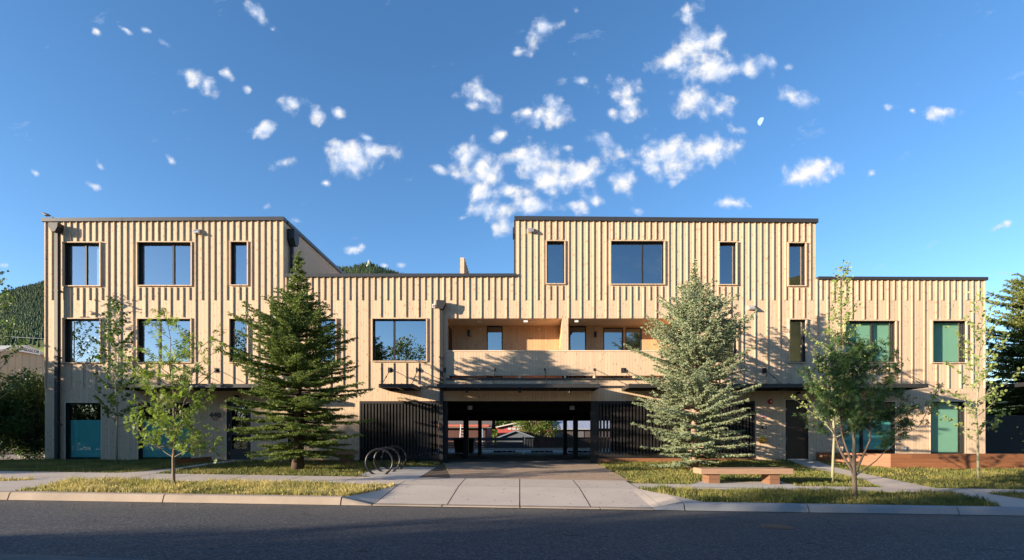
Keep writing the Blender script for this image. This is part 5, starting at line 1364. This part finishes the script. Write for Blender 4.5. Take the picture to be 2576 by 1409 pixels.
# warp
nz = w.n('ShaderNodeTexNoise'); nz.inputs['Scale'].default_value = 9; nz.inputs['Detail'].default_value = 3; w.l(uv, nz.inputs['Vector'])
wc = w.n('ShaderNodeVectorMath', operation='SUBTRACT'); w.l(nz.outputs[1], wc.inputs[0]); wc.inputs[1].default_value = (.5,.5,.5)
ws_ = w.n('ShaderNodeVectorMath', operation='SCALE'); w.l(wc.outputs[0], ws_.inputs[0]); ws_.inputs['Scale'].default_value = .035
wa = w.n('ShaderNodeVectorMath', operation='ADD'); w.l(uv, wa.inputs[0]); w.l(ws_.outputs[0], wa.inputs[1]); uvw = wa.outputs[0]
CL = [(490,195,32,20,35,.9),(525,212,34,20,35,.9),(578,188,17,17,0,.75),(740,268,36,18,20,.95),(785,290,38,18,28,.9),(848,282,24,18,40,.7),(662,325,27,20,0,.9),
(885,400,52,34,0,1.05),(945,385,55,22,0,1.0),(880,425,34,20,0,1),(928,350,26,10,10,.8),(650,40,48,28,40,.65),(682,72,18,10,20,.6),(238,83,22,10,45,.7),(376,79,20,11,30,.75),(420,112,22,14,40,.45),
(1380,72,45,22,-10,.75),(1340,105,22,34,20,.7),(1310,130,26,16,0,.7),(1200,235,42,30,0,.8),(1240,248,32,34,0,.75),(1195,262,28,18,0,.8),
(1365,295,58,26,0,.95),(1400,300,42,26,0,1.0),(1390,268,28,18,0,.8),(1325,288,35,12,10,.75),(1250,340,22,24,0,.85),
(1740,120,52,38,-20,1.0),(1690,150,50,26,-20,.85),(1800,100,32,34,0,.85),(1780,180,72,32,0,.9),(1870,180,68,22,0,.75),(1930,170,28,28,0,.6),(1980,170,24,20,-20,.5),(1740,250,48,38,0,.95),(1800,270,60,34,20,.8),(1850,325,34,22,0,.65),
(1570,225,48,34,0,.9),(1585,262,34,44,0,.8),(1540,290,26,16,0,.65),(1530,365,44,24,20,.8),(1565,385,46,22,10,.65),
(1685,395,68,40,0,1.08),(1780,378,62,36,-10,.85),(1650,418,36,26,0,.95),(1570,455,38,28,0,1.0),(1340,400,62,36,0,.95),(1375,440,72,44,10,1.0),(1460,430,50,34,0,1.0),(1500,430,34,20,0,.65),
(1175,400,40,34,0,.95),(1215,435,68,38,25,1.0),(1210,485,38,24,0,.9),(1280,480,44,26,0,1.0),(1240,530,50,24,0,1.0),(1330,525,68,24,0,.9),(1270,575,38,22,0,.7),
(2045,430,56,28,-12,1.05),(1995,448,44,16,-15,.75),(2035,465,14,18,0,.5),(1985,245,40,26,0,.6),(2030,255,34,26,0,.7),(2370,288,48,18,0,.75),(2235,268,34,14,0,.55),(2290,285,16,14,0,.5),
(1845,510,40,18,0,.75),(1445,522,40,20,0,.95),(1500,495,24,18,0,.8),(720,412,48,22,0,.55),(815,462,20,12,0,.6),(230,467,30,9,25,.75),(248,418,20,11,45,.7),(98,432,18,9,30,.65),(430,405,20,9,40,.65),
(2520,575,36,10,-15,.7),(2525,690,46,11,-12,.65),(890,632,26,12,-20,.75),(1010,657,18,11,0,.7),(1100,422,28,13,15,.75),(1740,30,48,30,-30,.55),(1455,205,26,16,0,.65),(1165,545,20,12,0,.65),(965,665,18,10,0,.6),
(745,547,34,11,20,.5),(2192,437,14,11,0,.65),(670,515,15,14,0,.55),(1430,375,24,12,0,.65),(625,228,15,15,0,.6),(1445,30,22,26,0,.5),(1700,455,34,16,0,.5),(1600,525,22,14,0,.45),(320,80,26,9,30,.4),(1420,205,30,14,0,.4),(5,670,22,10,20,.6)]
acc = None
for (cx, cy, rx, ry, rot, st) in CL:
    mp_ = w.n('ShaderNodeMapping', vector_type='TEXTURE')
    if acc is None: w.l(uvw, mp_.inputs[0])
    else:   # evaluated one after the other, which keeps the shader's working memory small
        ch = w.n('ShaderNodeVectorMath', operation='MULTIPLY_ADD'); w.l(acc, ch.inputs[0]); ch.inputs[1].default_value = (1e-7,1e-7,1e-7); w.l(uvw, ch.inputs[2]); w.l(ch.outputs[0], mp_.inputs[0])
    mp_.inputs['Location'].default_value = ((cx-VX)/FPX, (VY-cy)/FPX, 0); mp_.inputs['Rotation'].default_value = (0, 0, R(-rot)); mp_.inputs['Scale'].default_value = (rx*1.45/FPX, ry*1.45/FPX, 1)
    ln_ = w.n('ShaderNodeVectorMath', operation='LENGTH'); w.l(mp_.outputs[0], ln_.inputs[0])
    v_ = w.math('SUBTRACT', st, ln_.outputs['Value'])
    acc = v_ if acc is None else w.math('SMOOTH_MAX', acc, v_, .22)
def wnoise(vec, sc, det, ro):
    q = w.n('ShaderNodeTexNoise'); q.inputs['Scale'].default_value = sc; q.inputs['Detail'].default_value = det; q.inputs['Roughness'].default_value = ro; w.l(vec, q.inputs['Vector']); return q.outputs[0]
na = wnoise(uvw, 17, 10, .64)
sh_ = w.n('ShaderNodeVectorMath', operation='ADD'); w.l(uvw, sh_.inputs[0]); sh_.inputs[1].default_value = (-.010, .012, 0)
nsft = wnoise(sh_.outputs[0], 17, 5, .55)
vb = w.n('ShaderNodeTexVoronoi', feature='SMOOTH_F1', voronoi_dimensions='2D'); vb.inputs['Scale'].default_value = 42; vb.inputs['Smoothness'].default_value = .6; w.l(uvw, vb.inputs['Vector'])
nsum = w.math('ADD', w.math('MULTIPLY', w.math('SUBTRACT', na, .49), 2.3), w.math('MULTIPLY', w.math('SUBTRACT', .42, vb.outputs['Distance']), .55))
front = w.math('ADD', acc, nsum)
# generic fair weather clouds for the sky behind the camera
nb_ = w.n('ShaderNodeTexNoise'); nb_.inputs['Scale'].default_value = 3.2; nb_.inputs['Detail'].default_value = 8; nb_.inputs['Roughness'].default_value = .6; w.l(w.comb(uu, w.math('MULTIPLY', vv, 1.7), 3.0), nb_.inputs['Vector'])
back = w.math('MULTIPLY', w.math('SUBTRACT', nb_.outputs[0], .60), 4.0)
wisp = wnoise(w.comb(w.math('ADD', w.math('MULTIPLY', uu, 6.0), w.math('MULTIPLY', vv, 5.0)), w.math('SUBTRACT', w.math('MULTIPLY', vv, 13.0), w.math('MULTIPLY', uu, 5.0)), 7.7), 1.0, 9, .66)
wfl = w.math('MULTIPLY', w.math('MULTIPLY', w.math('SUBTRACT', wisp, .635), 5.0, clamp=True), .55)
isf = w.math('GREATER_THAN', dy, 0.0)
dens = w.math('ADD', w.math('MULTIPLY', front, isf), w.math('MULTIPLY', back, w.math('SUBTRACT', 1, isf)))
cov = w.n('ShaderNodeMapRange', interpolation_type='SMOOTHSTEP'); w.l(dens, cov.inputs[0]); cov.inputs[1].default_value = .02; cov.inputs[2].default_value = .95; cov.inputs[3].default_value = 0; cov.inputs[4].default_value = .96
up_ = w.math('GREATER_THAN', dz, .0)
covf = w.math('MULTIPLY', w.math('MAXIMUM', cov.outputs[0], wfl), up_)
hs_ = w.n('ShaderNodeHueSaturation'); hs_.inputs['Saturation'].default_value = 1.2; hs_.inputs['Hue'].default_value = .5; w.l(w.mix(1.0, sky.outputs[0], (.96,.955,1.0), 'MULTIPLY'), hs_.inputs['Color'])
bg = w.n('ShaderNodeBackground'); w.l(hs_.outputs[0], bg.inputs[0]); bg.inputs[1].default_value = .112
bc = w.n('ShaderNodeBackground'); w.l(w.mix(w.ramp(w.math('ADD', w.math('MULTIPLY', dens, .55), w.math('MULTIPLY', w.math('SUBTRACT', na, nsft), 3.2)), [(0,(0,0,0)),(.75,(1,1,1))]), (.60,.72,.95), (1,.98,.95)), bc.inputs[0]); bc.inputs[1].default_value = .38
mx = w.n('ShaderNodeMixShader'); w.l(covf, mx.inputs[0]); w.l(bg.outputs[0], mx.inputs[1]); w.l(bc.outputs[0], mx.inputs[2]); w.l(mx.outputs[0], w.out.inputs[0])
W.cycles.sampling_method = 'MANUAL'; W.cycles.sample_map_resolution = 1024

# ---------------------------------------------------------------- sun, camera, view
sl = bpy.data.lights.new('sun', 'SUN'); sl.energy = 5.0; sl.angle = R(.5); sl.color = (1.0, .83, .62)
so = bpy.data.objects.new('sun', sl); C.objects.link(so); so.rotation_euler = SUN.to_track_quat('-Z', 'Y').to_euler(); so.location = (-40, -40, 30)
cam = bpy.data.cameras.new('camera'); co = bpy.data.objects.new('camera', cam); C.objects.link(co)
co.location = (CX, CY, EYE); co.rotation_euler = (R(90), 0, 0)
cam.sensor_width = 36; cam.lens = 36*FPX/2575.0; cam.clip_end = 6000; cam.clip_start = .1
cam.shift_x = (1287.5-VX)/2575.0; cam.shift_y = (VY-704.5)/2575.0
scn.camera = co
scn.view_settings.view_transform = 'Standard'; scn.view_settings.look = 'None'; scn.view_settings.gamma = 1.0; scn.view_settings.use_curve_mapping = False
scn.view_settings.exposure = 1.5
